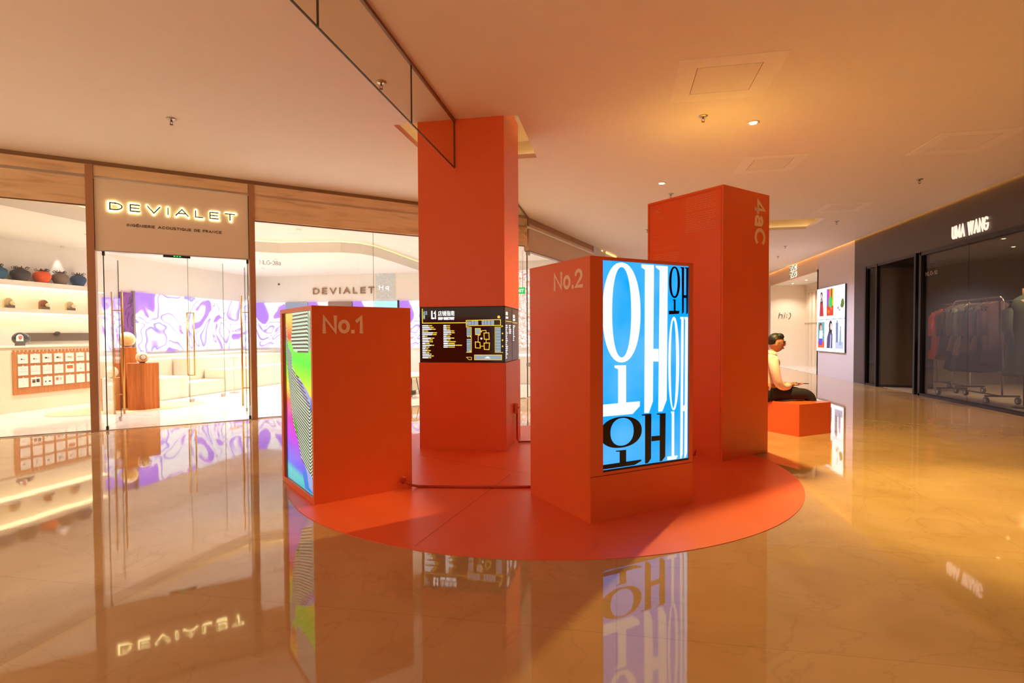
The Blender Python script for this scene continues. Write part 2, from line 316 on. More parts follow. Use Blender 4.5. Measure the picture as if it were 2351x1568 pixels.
# ------------------------------------------------------------------ setting: floor, ceiling
CZ = 3.70
FD = Vector((-7.042, 6.329, 0)); FA = .731; fu = Vector((math.cos(FA), math.sin(FA), 0)); fn = Vector((-math.sin(FA), math.cos(FA), 0))   # shop front line, fn points into the shop
def fp(t, d=0, z=0): p = FD+fu*t+fn*d; return Vector((p.x, p.y, z))
MF = Matrix(((fu.x, fn.x, 0, FD.x), (fu.y, fn.y, 0, FD.y), (0, 0, 1, 0), (0, 0, 0, 1)))     # local x along the front, y into the shop
struct(MB().box(-16, 14, -7, 30, -.12, 0).build('floor', FLOORM))
A0 = fp(-6); A1 = fp(7.08)
shop_poly = [(A0.x, A0.y), (A1.x, A1.y), (-1.62, 11.6), (-.6, 15.2), (-.4, 16.0), (-11.5, 16.0), (-11.5, 2.4)]
struct(MB().prism(shop_poly, .0, .006).build('floor_shop', SHOPFL))
struct(MB().prism([(6.2, 18.8), (7.5, 18.8), (7.5, 24.1), (6.2, 24.1)], 0, .006).build('floor_far_shop', SHOPFL))
struct(MB().box(6.28, 10.4, 2, 15.6, 0, .006).build('floor_dark_shop', mat('dark_shop_floor', (150, 132, 112), .3)))
# ceiling with two openings, a light slot along the right wall
holes = [(-2.5, -1.06, 6.0, 7.48), (2.86, 4.30, 12.6, 13.8)]
xs = sorted({-16, 6.06, *[h[0] for h in holes], *[h[1] for h in holes]}); ys = sorted({-7, 30, *[h[2] for h in holes], *[h[3] for h in holes]})
b = MB()
for x0, x1 in zip(xs, xs[1:]):
    for y0, y1 in zip(ys, ys[1:]):
        if any(h[0] <= x0 and x1 <= h[1] and h[2] <= y0 and y1 <= h[3] for h in holes): continue
        b.box(x0, x1, y0, y1, CZ, CZ+.06)
struct(b.build('ceiling', CEIL))
GLOWC = glow('cove_strip', (255, 222, 160), 3)
for i, (x0, x1, y0, y1) in enumerate(holes):
    b = MB(); t = .04; zt = CZ+.32
    b.box(x0-.25, x1+.25, y0-.25-t, y0-.25, CZ+.06, zt).box(x0-.25, x1+.25, y1+.25, y1+.25+t, CZ+.06, zt).box(x0-.25-t, x0-.25, y0-.25, y1+.25, CZ+.06, zt).box(x1+.25, x1+.25+t, y0-.25, y1+.25, CZ+.06, zt)
    b.box(x0-.3, x1+.3, y0-.3, y1+.3, zt, zt+.03)
    struct(b.build('trim_%d' % (i+1), mat('recess_paint', (226, 206, 176), .6)))
    b = MB(); e = .2
    b.box(x0-e, x1+e, y1+e-.02, y1+e, CZ+.07, CZ+.09).box(x0-e, x0-e+.02, y0-e, y1+e, CZ+.07, CZ+.09).box(x1+e-.02, x1+e, y0-e, y1+e, CZ+.07, CZ+.09)
    tag(b.build('cove_light', GLOWC), ['warm light strip inside the ceiling opening around the directory column', 'warm light strip inside the ceiling opening behind the tall orange block'][i], 'light')

# flush access panels in the ceiling
def access_panel(cx, cy, s, label, outer):
    t = thing('ceiling_access_panel', label, 'ceiling panel', (cx, cy, CZ))
    g = .006; fr = MB()
    o = s/2+outer
    for a in ((-o, o, -o, -s/2-g), (-o, o, s/2+g, o), (-o, -s/2-g, -s/2-g, s/2+g), (s/2+g, o, -s/2-g, s/2+g)): fr.box(a[0], a[1], a[2], a[3], -.004, 0)
    fr.build('frame', mat('panel_frame_paint', (243, 233, 224), .65), t)
    MB().box(-s/2, s/2, -s/2, s/2, -.0045, 0).build('hatch', CEIL, t)
    MB().box(-s/2-g, s/2+g, -s/2-g, s/2+g, -.001, .0).build('gap', mat('seam_shadow', (120, 84, 52), .8), t)
access_panel(1.0, 5.55, .55, 'square ceiling access panel nearest the bright downlight', .18)
access_panel(2.13, 8.43, .50, 'square ceiling access panel above the right side of the tall orange block', .16)
access_panel(4.3, 7.98, .56, 'square ceiling access panel high near the dark shop front', .16)
access_panel(4.25, 11.62, .50, 'square ceiling access panel beside the far ceiling opening', .16)

# ------------------------------------------------------------------ ceiling fittings
def downlight(x, y, z, P, col, ang, label, r=.05, aim=None, lit=12, soft=.04):
    t = thing('downlight', label, 'ceiling light', (x, y, z))
    MB().lathe([(r, 0), (r*1.35, 0), (r*1.35, -.006), (r, -.01)], 24, cap=False).build('trim_ring', mat('white_enamel', (236, 226, 210), .4), t, True)
    MB().lathe([(r*.9, -.002), (r*.62, -.012), (.004, -.016)], 20).build('lens', glow('lamp_lens_%d' % lit, (255, 226, 170), lit), t, True)
    ld = bpy.data.lights.new('lamp', 'SPOT'); ld.energy = P; ld.color = col; ld.spot_size = math.radians(ang); ld.spot_blend = .6; ld.shadow_soft_size = soft
    lo = bpy.data.objects.new('lamp', ld); COL.objects.link(lo); lo.parent = t; lo.location = (0, 0, -.03)
    if aim:
        d = Vector(aim)-Vector((x, y, z)); lo.rotation_euler = d.to_track_quat('-Z', 'Y').to_euler()
    return t
for x, y, z, P, c, a, l in LAMPS_HALL: downlight(x, y, z, P, c, a, l, lit=30)
for i, (x, y, P, c, a) in enumerate(LAMPS_POOL_FILL):
    downlight(x, y, CZ, P, c, a, ['ceiling downlight that lights the yellow patch of floor at right', 'added fill downlight near the dark shop window', 'added fill downlight in the hall behind the viewer', 'added fill downlight in the hall left of the viewer', 'added cool fill downlight in the passage before the lit screens', 'added cool fill downlight at the far end of the passage'][i], lit=3, soft=.10)
for i, (x, y, z) in enumerate(LAMPS_SHOP):
    downlight(x, y, z, SHOP_W, SHOPC, 108, 'recessed downlight in the bright shop ceiling '+SHOP_LBL[i], .04, lit=1, soft=.05)['group'] = 'recessed downlights in the bright shop'

def sprinkler(x, y, label, z=CZ):
    t = thing('sprinkler', label, 'sprinkler', (x, y, z))
    MB().lathe([(.05, 0), (.05, -.006), (.03, -.014), (.012, -.016)], 20).build('cover_plate', STEEL, t, True)
    MB().tube([(0, 0, -.012), (0, 0, -.035)], .008).tube([(-.014, 0, -.03), (-.017, 0, -.05), (0, 0, -.064)], .0025, 6).tube([(.014, 0, -.03), (.017, 0, -.05), (0, 0, -.064)], .0025, 6).lathe([(.018, -.064), (.018, -.067)], 14).build('head', BRASSDK, t, True)
for x, y, l in ((-4.82, 5.34, 'ceiling sprinkler above the backlit sign panel, at the upper left'), (-2.19, 4.97, 'ceiling sprinkler seen beside the hanging glass strip'),
                (.94, 6.43, 'ceiling sprinkler left of the bright glowing downlight'), (.92, 9.86, 'ceiling sprinkler just above the left top edge of the tall orange block'),
                (4.66, 9.73, 'ceiling sprinkler nearest the dark shop front'), (4.65, 13.01, 'ceiling sprinkler right of the far ceiling opening'),
                (4.57, 16.39, 'ceiling sprinkler over the passage left of the lit screens'), (4.94, 18.46, 'farthest ceiling sprinkler, near the far beige shop front'), (.7, 13.1, 'ceiling sprinkler low beside the left edge of the tall orange block')):
    sprinkler(x, y, l)

# hanging glass strip along the hall (smoke baffle)
t = thing('glass_baffle', 'long hanging glass strip under the ceiling running to the orange column', 'glass panel', (-1.773, 0, 3.167))
for y0, y1 in ((-3.2, -1.57), (-1.56, -.01), (0, 1.55), (1.56, 3.11), (3.12, 4.665), (4.675, 5.972)):
    p = MB().box(-.005, .005, y0, y1, 0, .53).build('glass_pane', GLASSB, t)
    MB().box(-.006, .006, y0, y1, -.008, 0).box(-.006, .006, y1-.006, y1+.002, 0, .53).build('pane_edge', mat('dark_gasket', (66, 52, 30), .5), p)
MB().box(-.012, .012, -3.2, 5.97, .505, .533).build('ceiling_channel', mat('bronze_channel', (130, 78, 44), .4), t)
t = thing('glass_baffle', 'hanging glass strip between the orange column and the shop corner', 'glass panel', (-1.773, 0, 3.167))
MB().box(-.005, .005, 7.0, 11.4, .1, .53).build('glass_pane', GLASSB, t)
MB().box(-.009, .009, 7.0, 11.4, .5, .533).build('ceiling_channel', MATS['bronze_channel'], t)

# ------------------------------------------------------------------ orange disc on the floor
t = thing('floor_disc', 'large round orange vinyl disc under the orange blocks and column', 'floor disc', (-.751, 5.433, 0))
n = 128
MB().prism([(2.34*math.cos(2*PI*k/n), 2.34*math.sin(2*PI*k/n)) for k in range(n)], .0, .004).build('vinyl_disc', ORANGE_VINYL, t)
MB().prism([(-.47, -2.25), (-.466, -2.25), (-.215, -.44), (-.219, -.44)], .004, .0044).prism([(-1.35, .2), (-1.35, .196), (1.1, -.9), (1.1, -.896)], .004, .0044).build('seam', mat('vinyl_seam', (150, 44, 14), .5), t)
# printed notices on the disc: outlined box and four characters each
def floor_notice(o, ang, s, flip):
    M = Matrix.Translation((o[0], o[1], .0045)) @ Matrix.Rotation(ang, 4, 'Z')
    b = MB(); wd = .1
    for a in (rect(0, wd, 0, .004), rect(0, wd, .041, .045), rect(0, .004, 0, .045), rect(wd-.004, wd, 0, .045), rect(.03, .06, .012, .02), rect(.05, .075, .022, .03)): b.prism(a, 0, .0004, M)
    u = wd+.03
    for k in range(4):
        for q in range(3): b.prism(rect(u, u+.045, .004+q*.014, .008+q*.014), 0, .0004, M)
        b.prism(rect(u+.02, u+.025, .004, .036), 0, .0004, M); u += .072
    return b.build('notice', PRINT_FAINT, t)
floor_notice((-1.204+.751, 4.55-5.433), .19, 1, 0); floor_notice((-1.10+.751-.06, 4.40-5.433), .19+PI, 1, 0)

# ------------------------------------------------------------------ orange blocks
def block_root(name, label, cat, c, yaw): return thing(name, label, cat, (c[0], c[1], .004), yaw)
def frames(wl):
    right = frame((0, 0, 0), (1, 0, 0), (0, 0, 1))          # right face: u along +x
    left = frame((0, 0, 0), (0, -1, 0), (0, 0, 1))          # left face: u = -s, outward normal -x
    return right, left
# No.1
wl, wr, hh = .927, .820, 1.526
k1 = block_root('display_kiosk', 'low orange block numbered No.1 with a striped art screen on its side', 'display kiosk', (-2.268, 3.829), .826)
b = MB().box(.05, wr, 0, wl, 0, hh); s0, s1, z0, z1 = .036, .868, .045, 1.492
b.box(0, .05, 0, s0, 0, hh).box(0, .05, s1, wl, 0, hh).box(0, .05, s0, s1, 0, z0).box(0, .05, s0, s1, z1, hh)
b.build('body', ORANGE, k1)
RF, LF = frames(wl)
letters('lettering', 'No.1', RF, (.079, .405, 1.312, 1.453), .0003, .002, PRINT, k1, .19, .30)
scr = MB().box(.02, .05, s0, s1, z0, z1).build('screen', mat('screen_bezel', (14, 12, 12), .3), k1)
MB().box(.014, .0205, s0+.001, s0+.004, z0, z1).box(.014, .0205, s1-.03, s1-.022, z0, z1).build('bezel_line', STEEL, scr)
def lfm(x): return frame((x, 0, 0), (0, -1, 0), (0, 0, 1))
def art_mat():
    m = bpy.data.materials.new('rainbow_screen'); m.use_nodes = True; nt = m.node_tree; b = nt.nodes['Principled BSDF']; L = nt.links.new
    tc = nt.nodes.new('ShaderNodeTexCoord'); sp = nt.nodes.new('ShaderNodeSeparateXYZ'); L(tc.outputs['Object'], sp.inputs[0])
    mz = nt.nodes.new('ShaderNodeMath'); mz.operation = 'MULTIPLY_ADD'; mz.inputs[1].default_value = -.05; L(sp.outputs['Y'], mz.inputs[0]); 
    d = nt.nodes.new('ShaderNodeMath'); d.operation = 'DIVIDE'; d.inputs[1].default_value = 1.5; L(sp.outputs['Z'], d.inputs[0]); L(d.outputs[0], mz.inputs[2])
    r = ramp(nt, [(0, (20, 170, 190)), (.06, (40, 190, 190)), (.1, (70, 90, 230)), (.18, (120, 70, 220)), (.26, (190, 40, 220)), (.38, (200, 20, 150)), (.46, (235, 60, 30)), (.52, (240, 190, 20)), (.6, (150, 220, 20)), (.7, (20, 225, 40)), (.78, (90, 220, 60)), (.815, (225, 40, 36)), (.86, (235, 120, 40)), (.92, (240, 180, 60)), (1, (225, 190, 80))]); L(mz.outputs[0], r.inputs[0])
    b.inputs['Base Color'].default_value = (.02, .02, .02, 1); b.inputs['Roughness'].default_value = .15
    L(r.outputs[0], b.inputs['Emission Color']); b.inputs['Emission Strength'].default_value = .85; return m
MINT = glow('mint_pixels', (196, 222, 200), .8); STRIPE = mat('dark_pixels', (44, 36, 30), .2, vary=0); LILAC = glow('lilac_pixels', (150, 160, 215), .8); BLUEP = glow('blue_pixels', (40, 120, 215), .8); GREENP = glow('green_pixels', (40, 225, 40), .8)
MB().box(.0185, .0195, s0+.004, s1-.05, z0+.004, z1-.003).build('picture', art_mat(), scr)
def lpoly(name, polys, x, m): return flat(name, [[(-a, z) for a, z in p] for p in polys], lfm(x), 0, .0006, m, scr)
MU = [(.60, 1.489), (.041, 1.489), (.041, 1.253), (.122, 1.175), (.193, 1.163), (.574, 1.165), (.652, 1.26), (.604, 1.373)]
ML = [(.80, 1.40), (.74, 1.20), (.637, 1.146), (.623, 1.033), (.525, .971), (.371, .936), (.25, .84), (.10, .735), (.041, .68), (.041, .17), (.119, .19), (.259, .226), (.404, .297), (.476, .418), (.609, .546), (.684, .709), (.75, .95), (.80, 1.1)]
lpoly('mint_area', [MU, ML], .0184, MINT)
lpoly('lilac_area', [[(.52, .97), (.37, .93), (.19, .85), (.11, .80), (.13, .72), (.30, .80), (.45, .90)], [(.26, .226), (.12, .19), (.041, .17), (.041, .06), (.18, .09)]], .0176, LILAC)
lpoly('blue_area', [[(.12, .82), (.06, .76), (.05, .66), (.15, .72)], [(.37, .193), (.26, .204), (.2, .09), (.04, .06), (.3, .06)]], .0182, BLUEP)
lpoly('green_area', [[(.60, .60), (.50, .44), (.47, .42), (.52, .56)]], .0178, GREENP)
def inside(p, poly):
    x, y = p; c = False; n = len(poly)
    for i in range(n):
        x1, y1 = poly[i]; x2, y2 = poly[(i+1) % n]
        if (y1 > y) != (y2 > y) and x < (x2-x1)*(y-y1)/(y2-y1)+x1: c = not c
    return c
b = MB(); M = lfm(.0172)
def stripe(path, half, clip):
    N = 60; pts = []
    for (a0, b0), (a1, b1) in zip(path, path[1:]):
        for k in range(N): pts.append((a0+(a1-a0)*k/N, b0+(b1-b0)*k/N))
    run = []
    for p in pts+[None]:
        if p is not None and inside(p, clip): run.append(p)
        else:
            if len(run) > 2:
                # split at the fold so the band stays straight
                seq = run[::6]+[run[-1]]
                for q0, q1 in zip(seq, seq[1:]): b.prism([(-q0[0], q0[1]-half), (-q1[0], q1[1]-half), (-q1[0], q1[1]+half), (-q0[0], q0[1]+half)], 0, .0004, M)
            run = []
for k in range(22):
    z = 1.50-k*.030; stripe([(.70, z-.01), (.16, z), (.03, z-.17)], .0065, MU)
for k in range(58):
    z = 1.38-k*.0245; dz = .04+.0018*k; stripe([(.82, z+.26), (.64, z+.05), (.50, z), (.15, z-dz), (.03, z-dz+.07)], .0062, ML)
b.build('stripes', STRIPE, scr)
def cable(pts, label, r=.011):
    return tag(MB().tube(pts, r, 8).build('power_cable', mat('orange_cable', (190, 54, 18), .5), smooth=True), label, 'cable')
t = MB().lathe([(.03, 0), (.03, .006), (.016, .008)], 20, frame((.735, -.0005, .075), (1, 0, 0), (0, 0, 1))).build('cable_grommet', mat('orange_grommet', (200, 58, 20), .5), k1, True)

# No.2
wl, wr, hh = .825, .955, 1.829
k2 = block_root('display_kiosk', 'orange block numbered No.2 with a bright blue lettering screen', 'display kiosk', (-.175, 3.779), .672)
s0, s1, z0, z1 = .108, .918, .338, 1.806
b = MB().box(0, wr, .03, wl, 0, hh)
b.box(0, s0, 0, .03, 0, hh).box(s1, wr, 0, .03, 0, hh).box(s0, s1, 0, .03, .318, z0).box(s0, s1, 0, .03, z1, hh).box(s0, s1, 0, .03, 0, .313)
b.build('body', ORANGE, k2)
MB().box(.0, wr, -.0006, .0, .313, .3165).build('panel_joint', mat('joint_shadow', (110, 30, 8), .6), k2)
letters('lettering', 'No.2', lfm(0), (-.459, -.085, 1.620, 1.755), .0003, .002, PRINT, k2, .19, .30)
scr = MB().box(s0, s1, .008, .03, z0, z1).build('screen', MATS['screen_bezel'], k2)
SKY = bpy.data.materials.new('blue_screen'); SKY.use_nodes = True; nt = SKY.node_tree; bb = nt.nodes['Principled BSDF']
tc = nt.nodes.new('ShaderNodeTexCoord'); nz = nt.nodes.new('ShaderNodeTexNoise'); nz.inputs['Scale'].default_value = 2.2; nt.links.new(tc.outputs['Object'], nz.inputs[0])
rr = ramp(nt, [(.38, (0, 150, 255)), (.62, (72, 164, 255))]); nt.links.new(nz.outputs['Fac'], rr.inputs[0]); nt.links.new(rr.outputs[0], bb.inputs['Emission Color']); bb.inputs['Emission Strength'].default_value = 1; bb.inputs['Base Color'].default_value = (.01, .01, .01, 1); bb.inputs['Roughness'].default_value = .2
MB().box(s0+.001, s1-.006, .0068, .0078, z0+.014, z1-.001).build('picture', SKY, scr)
def ell2(c, r, n=48): return [(c[0]+r[0]*math.copysign(abs(math.cos(2*PI*k/n))**.92, math.cos(2*PI*k/n)), c[1]+r[1]*math.copysign(abs(math.sin(2*PI*k/n))**.92, math.sin(2*PI*k/n))) for k in range(n)]
def glyphs(name, rings, polys, m):
    b = MB(); y = .0062
    cl = lambda a: min(max(a, s0+.001), s1-.006)
    for o, i in rings: b.ring([(cl(a), y, z) for a, z in o], [(cl(a), y, z) for a, z in i])
    for p in polys: b.face([(cl(a), y, z) for a, z in p])
    return b.build(name, m, scr, recalc=False)
PALE = glow('pale_pixels', (222, 236, 246), 1.0); INK = mat('ink_pixels', (8, 8, 20), .25, vary=0)
glyphs('pale_characters', [(ell2((.277, 1.4475), (.169, .351)), ell2((.276, 1.449), (.0845, .317))), (ell2((.766, 1.074), (.054, .350)), ell2((.7625, 1.07), (.026, .328)))],
       [[(.454, 1.796), (.572, 1.796), (.563, .804), (.525, .722), (.482, .725), (.486, 1.757), (.454, 1.773)],
        [(.588, 1.794), (.705, 1.794), (.697, .807), (.654, .725), (.615, .725), (.626, 1.76), (.588, 1.78)],
        [(.563, 1.096), (.617, 1.094), (.617, 1.187), (.563, 1.188)],
        [(.212, 1.078), (.315, 1.076), (.315, .811), (.244, .808), (.244, 1.05), (.212, 1.062)], [(.107, .809), (.44, .813), (.44, .777), (.375, .726), (.107, .726)],
        [(.829, 1.423), (.866, 1.423), (.858, .388), (.845, .354), (.832, .356), (.839, 1.405), (.829, 1.408)], [(.872, 1.423), (.909, 1.422), (.904, .395), (.888, .356), (.875, .356), (.880, 1.40), (.872, 1.408)],
        [(.859, .712), (.876, .712), (.876, .755), (.859, .755)],
        [(.739, .718), (.772, .716), (.773, .383), (.747, .383), (.747, .703), (.739, .708)], [(.703, .383), (.807, .382), (.807, .376), (.792, .356), (.703, .357)]], PALE)
glyphs('dark_characters', [(ell2((.272, .604), (.187, .110)), ell2((.280, .606), (.1035, .098))), (ell2((.772, 1.679), (.055, .117)), ell2((.7715, 1.68), (.030, .104)))],
       [[(.753, 1.552), (.783, 1.553), (.783, 1.466), (.764, 1.466), (.764, 1.543), (.753, 1.546)], [(.716, 1.468), (.824, 1.468), (.815, 1.446), (.716, 1.440)],
        [(.831, 1.795), (.868, 1.795), (.866, 1.459), (.847, 1.441), (.843, 1.785), (.831, 1.788)], [(.876, 1.796), (.911, 1.796), (.908, 1.454), (.890, 1.441), (.888, 1.786), (.876, 1.789)], [(.866, 1.565), (.889, 1.565), (.889, 1.587), (.866, 1.586)],
        [(.224, .477), (.316, .475), (.316, .388), (.257, .388), (.257, .467), (.224, .470)], [(.11, .389), (.455, .390), (.455, .379), (.392, .357), (.11, .357)],
        [(.458, .716), (.549, .716), (.546, .386), (.515, .356), (.489, .357), (.489, .705), (.458, .708)], [(.6, .713), (.687, .710), (.684, .387), (.651, .357), (.629, .357), (.629, .702), (.6, .705)], [(.549, .512), (.629, .512), (.629, .548), (.549, .550)]], INK)

# 4aC
wl, wr, hh = .989, .813, 2.788
k4 = block_root('information_kiosk', 'tallest orange block printed 4aC, with faint text panels', 'information kiosk', (1.054, 5.858), .785)
b = MB().box(.008, wr, 0, wl, 0, hh); fr = .022
b.box(0, .008, 0, fr, 0, hh).box(0, .008, wl-fr, wl, 0, hh).box(0, .008, fr, wl-fr, hh-fr, hh)
b.box(.002, .008, fr+.006, wl-fr-.006, 0, 1.228).box(.002, .008, fr+.006, wl-fr-.006, 1.234, hh-fr-.012)
b.build('body', ORANGE, k4)
MB().box(.003, wr-.003, .003, wl-.003, hh, hh+.004).build('bounce_top', mat('warm_bounce_top', (250, 214, 140), .6), k4)  # unseen pale top, added to bounce yellower lamp light onto the ceiling
letters('lettering', '4aC', RF, (.542, .742, 2.238, 2.722), .0003, .002, PRINT, k4, .19, .28, rot=True)
M = lfm(.002)
letters('heading', '4aC', M, (-.906, -.80, 2.655, 2.702), .0003, .001, PRINT_FAINT, k4, .15, .2)
text_mesh('subheading', '\u5de5\u4f5c Class', M, (-.906, -.765, 2.585, 2.625), .0003, .001, PRINT_FAINT, k4)
text_mesh('subheading', 'Meeting in the Theme', M, (-.906, -.58, 2.232, 2.268), .0003, .001, PRINT_FAINT, k4)
text_mesh('subheading', '\u5de5\u4f5c\u574a', M, (-.906, -.80, 2.30, 2.342), .0003, .001, PRINT_FAINT, k4)
flat('body_text', lines(-.46, -.09, 2.74, 7, .0225, .010, 1)+lines(-.46, -.09, 2.565, 9, .0225, .010, 2)+lines(-.906, -.54, 2.19, 6, .024, .009, 3)+lines(-.906, -.54, 2.03, 8, .024, .009, 4)+lines(-.906, -.81, 2.40, 1, .02, .008, 6)+lines(-.63, -.57, 2.38, 1, .02, .008, 7), M, .0003, .0008, PRINT_FAINT, k4)
cable([(1.054-.707*.30-.02, 5.858+.707*.30-.02, .07), (.80, 5.98, .035), (.72, 5.93, .014), (.55, 5.70, .014), (.45, 5.2, .014), (.52, 4.62, .014)], 'orange cable leaving the base of the tall block near the blue screen')

# bench
bq = thing('bench', 'low orange box bench that the seated man sits on', 'bench', (2.25, 7.431, 0), .63)
MB().box(0, .604, 0, 1.8, 0, .407).build('bench_body', ORANGE, bq, bevel=.003)
# cable from No.1 to No.2
cable([(-1.745, 4.345, .07), (-1.70, 4.40, .03), (-1.66, 4.437, .014), (-1.3, 4.475, .014), (-.95, 4.53, .014), (-.62, 4.60, .014)], 'orange cable lying across the disc from block No.1 towards block No.2')
cable([(-1.17, 6.48, .36), (-1.17, 6.48, .06), (-1.15, 6.47, .018), (-.9, 6.55, .016), (-.3, 6.75, .016), (.3, 6.6, .016)], 'orange cable running from the socket down the column side and along the disc')

# ------------------------------------------------------------------ column with directory
cx, cy, cw, cdp = -1.2117, 5.9813, .9939, .8986
col = thing('directory_column', 'square orange column with a black shop directory band, rising into the ceiling', 'column', (cx-cw, cy, .004))
MB().box(-.006, cw+.012, -.004, cdp+.01, 0, .985).build('lower_casing', ORANGE, col, bevel=.002)
MB().box(0, cw, 0, cdp, 1.615, 3.93).build('upper_casing', ORANGE, col, bevel=.002)
MB().box(.03, cw-.03, .03, cdp-.03, .985, 1.615).build('core', DARK, col)
BR = mat('brown_sign_face', (46, 22, 14), .14, vary=.04)
s1_ = MB().box(.012, cw-.004, .004, .03, .988, 1.612).build('directory_panel', BR, col)
MB().box(.004, .012, .0, .03, .985, 1.615).box(cw-.012, cw-.001, .0, .03, .985, 1.615).box(.004, cw-.001, 0, .03, 1.604, 1.615).box(.004, cw-.001, 0, .03, .985, .994).build('directory_frame', DARK, col)
SW = glow('lit_white_print', (255, 252, 244), 1.5); SY = glow('lit_yellow_print', (238, 196, 60), .9); SG = glow('lit_grey_shapes', (150, 166, 176), .75)
MS = frame((0, .004, -.004), (1, 0, 0), (0, 0, 1))
letters('floor_number', 'L1', MS, (.142, .20, 1.482, 1.574), .0004, .001, SW, s1_, .17, .3)
text_mesh('title', '\u5e97\u94fa\u6307\u5357', MS, (.222, .415, 1.515, 1.573), .0004, .001, SW, s1_)
letters('title', 'SHOP DIRECTORY', MS, (.222, .415, 1.472, 1.502), .0004, .001, SW, s1_, .2, .35)
text_mesh('emblem', '\u592a\u53e4\n\u91cc', MS, (.045, .095, 1.485, 1.575), .0004, .001, glow('pale_cyan_print', (190, 225, 225), 1), s1_)
yl = [rect(.0325, .042, 1.432, 1.60), rect(.0325, .548, 1.432, 1.441)]
rr_ = random.Random(5); wl_, yl_ = [], []
for k in range(19):
    v = 1.412-k*.0202; L_ = [.075, .09, .112, .02, .13, .12, .03, .103, .072, .083, .036, .108, .046, .036, .058, .04, .078, .1, .07][k]
    wl_.append(rect(.034, .034+L_, v-.0105, v)); yl_.append(rect(.04+L_, .04+L_+rr_.uniform(.022, .045), v-.0105, v))
for k in range(13):
    v = 1.412-k*.0202; L_ = [.036, .038, .038, .085, .09, .05, .036, .086, .04, .062, .05, .135, .05][k]
    wl_.append(rect(.285, .285+L_, v-.0105, v)); yl_.append(rect(.291+L_, .291+L_+(.075 if k > 8 else .035), v-.0105, v))
flat('shop_names', wl_, MS, .0004, .0008, SW, s1_); flat('shop_numbers', yl_, MS, .0004, .0008, SY, s1_)
def outline(p, w_):
    out = []
    n = len(p)
    for i in range(n):
        a = Vector(p[i]); c = Vector(p[(i+1) % n]); d = (c-a).normalized(); q = Vector((-d.y, d.x))*w_/2; a2 = a-d*w_/2; c2 = c+d*w_/2
        out.append([tuple(a2-q), tuple(c2-q), tuple(c2+q), tuple(a2+q)])
    return out
def pline(p, w_): return outline(p, w_)[:-1]
G, Y = [], list(yl)
def sz(u, v): return (u, v)
X = lambda px: .0+(px-90)/1760*.0+px
# map shapes in sign coordinates read from the photograph
top = (.552, .952, 1.406, 1.468)
Y += outline([(.552, 1.462), (.945, 1.468), (.945, 1.404), (.60, 1.404), (.552, 1.396)], .008)
for a, c in ((.558, .608), (.612, .642), (.646, .69), (.73, .758), (.762, .79), (.794, .83), (.834, .872)): G.append(rect(a, c, 1.410, 1.452+(.008 if a > .6 else 0)))
Y += pline([(.552, 1.385), (.61, 1.385), (.61, 1.105), (.552, 1.105)], .006)
vv = 1.378
for h_ in (.02, .022, .02, .02): G.append(rect(.556, .604, vv-h_, vv)); vv -= h_+.003
vv -= .028
for h_ in (.016, .02, .03, .016, .016, .018, .016): G.append(rect(.556, .604, vv-h_, vv)); vv -= h_+.003
Y += pline([(.95, 1.385), (.882, 1.385), (.882, 1.105), (.998-.03, 1.105)], .006)
vv = 1.378
for k in range(8): G.append(rect(.888, .946, vv-.031, vv)); vv -= .034
G.append([(.655, 1.372), (.715, 1.372), (.712, 1.30), (.658, 1.302)]); Y += outline([(.655, 1.372), (.715, 1.372), (.712, 1.30), (.658, 1.302)], .006)
Y += outline([(.755, 1.320), (.812, 1.322), (.815, 1.25), (.758, 1.252)], .008)+outline([(.655, 1.222), (.708, 1.216), (.712, 1.152), (.657, 1.155)], .008)+outline([(.755, 1.208), (.818, 1.21), (.812, 1.135), (.758, 1.138)], .008)
Y += pline([(.717, 1.345), (.778, 1.350), (.78, 1.325)], .006)+pline([(.69, 1.30), (.688, 1.222)], .006)+pline([(.78, 1.25), (.78, 1.21)], .006)+pline([(.712, 1.174), (.756, 1.174)], .006)
Y += outline([(.645, 1.075), (.955, 1.075), (.955, 1.022), (.645, 1.022)], .007)+outline([(.552, 1.05), (.61, 1.05), (.61, 1.022), (.58, 1.022)], .005); G.append(rect(.65, .95, 1.026, 1.071))
for c_, r_ in (((.925, 1.497), .016), ((.963, 1.395), .009), ((.966, 1.315), .009), ((.966, 1.24), .009), ((.966, 1.172), .009), ((.572, 1.282), .009), ((.597, 1.282), .009), ((.597, 1.117), .009), ((.725, 1.335), .007), ((.70, 1.297), .007)):
    Y.append([(c_[0]+r_*math.cos(q*PI/6), c_[1]+r_*math.sin(q*PI/6)) for q in range(12)])
flat('map_units', G, MS, .0004, .0008, SG, s1_); flat('map_outlines', Y, MS, .0008, .0012, SY, s1_)
flat('map_captions', [rect(.715, .735, 1.262, 1.268), rect(.715, .735, 1.25, 1.256), rect(.765, .825, 1.04, 1.045), rect(.78, .81, 1.05, 1.055)], MS, .0008, .0012, SW, s1_)
sr = MB().box(cw-.03, cw-.002, .012, cdp-.012, .99, 1.61).build('side_directory_panel', mat('brown_side_face', (92, 66, 44), .16), col)
MB().box(cw-.002, cw, .012, cdp-.012, 1.60, 1.612).box(cw-.002, cw, .44, .45, .99, 1.6).box(cw-.003, cw-.0005, .0, .012, .985, 1.615).build('side_frame', DARK, col)
MR = frame((cw-.002, 0, -.004), (0, 1, 0), (0, 0, 1))
flat('side_names', lines(.06, .19, 1.41, 18, .0215, .011, 11, .7)+lines(.25, .38, 1.41, 5, .0215, .011, 12, .5)+lines(.50, .66, 1.41, 9, .0215, .011, 13, .7), MR, .0004, .0008, SW, sr)
text_mesh('side_title', '\u5e97\u94fa', MR, (.07, .17, 1.52, 1.56), .0004, .001, SW, sr); text_mesh('side_title', '\u6307\u5357', MR, (.50, .62, 1.50, 1.54), .0004, .001, SW, sr)
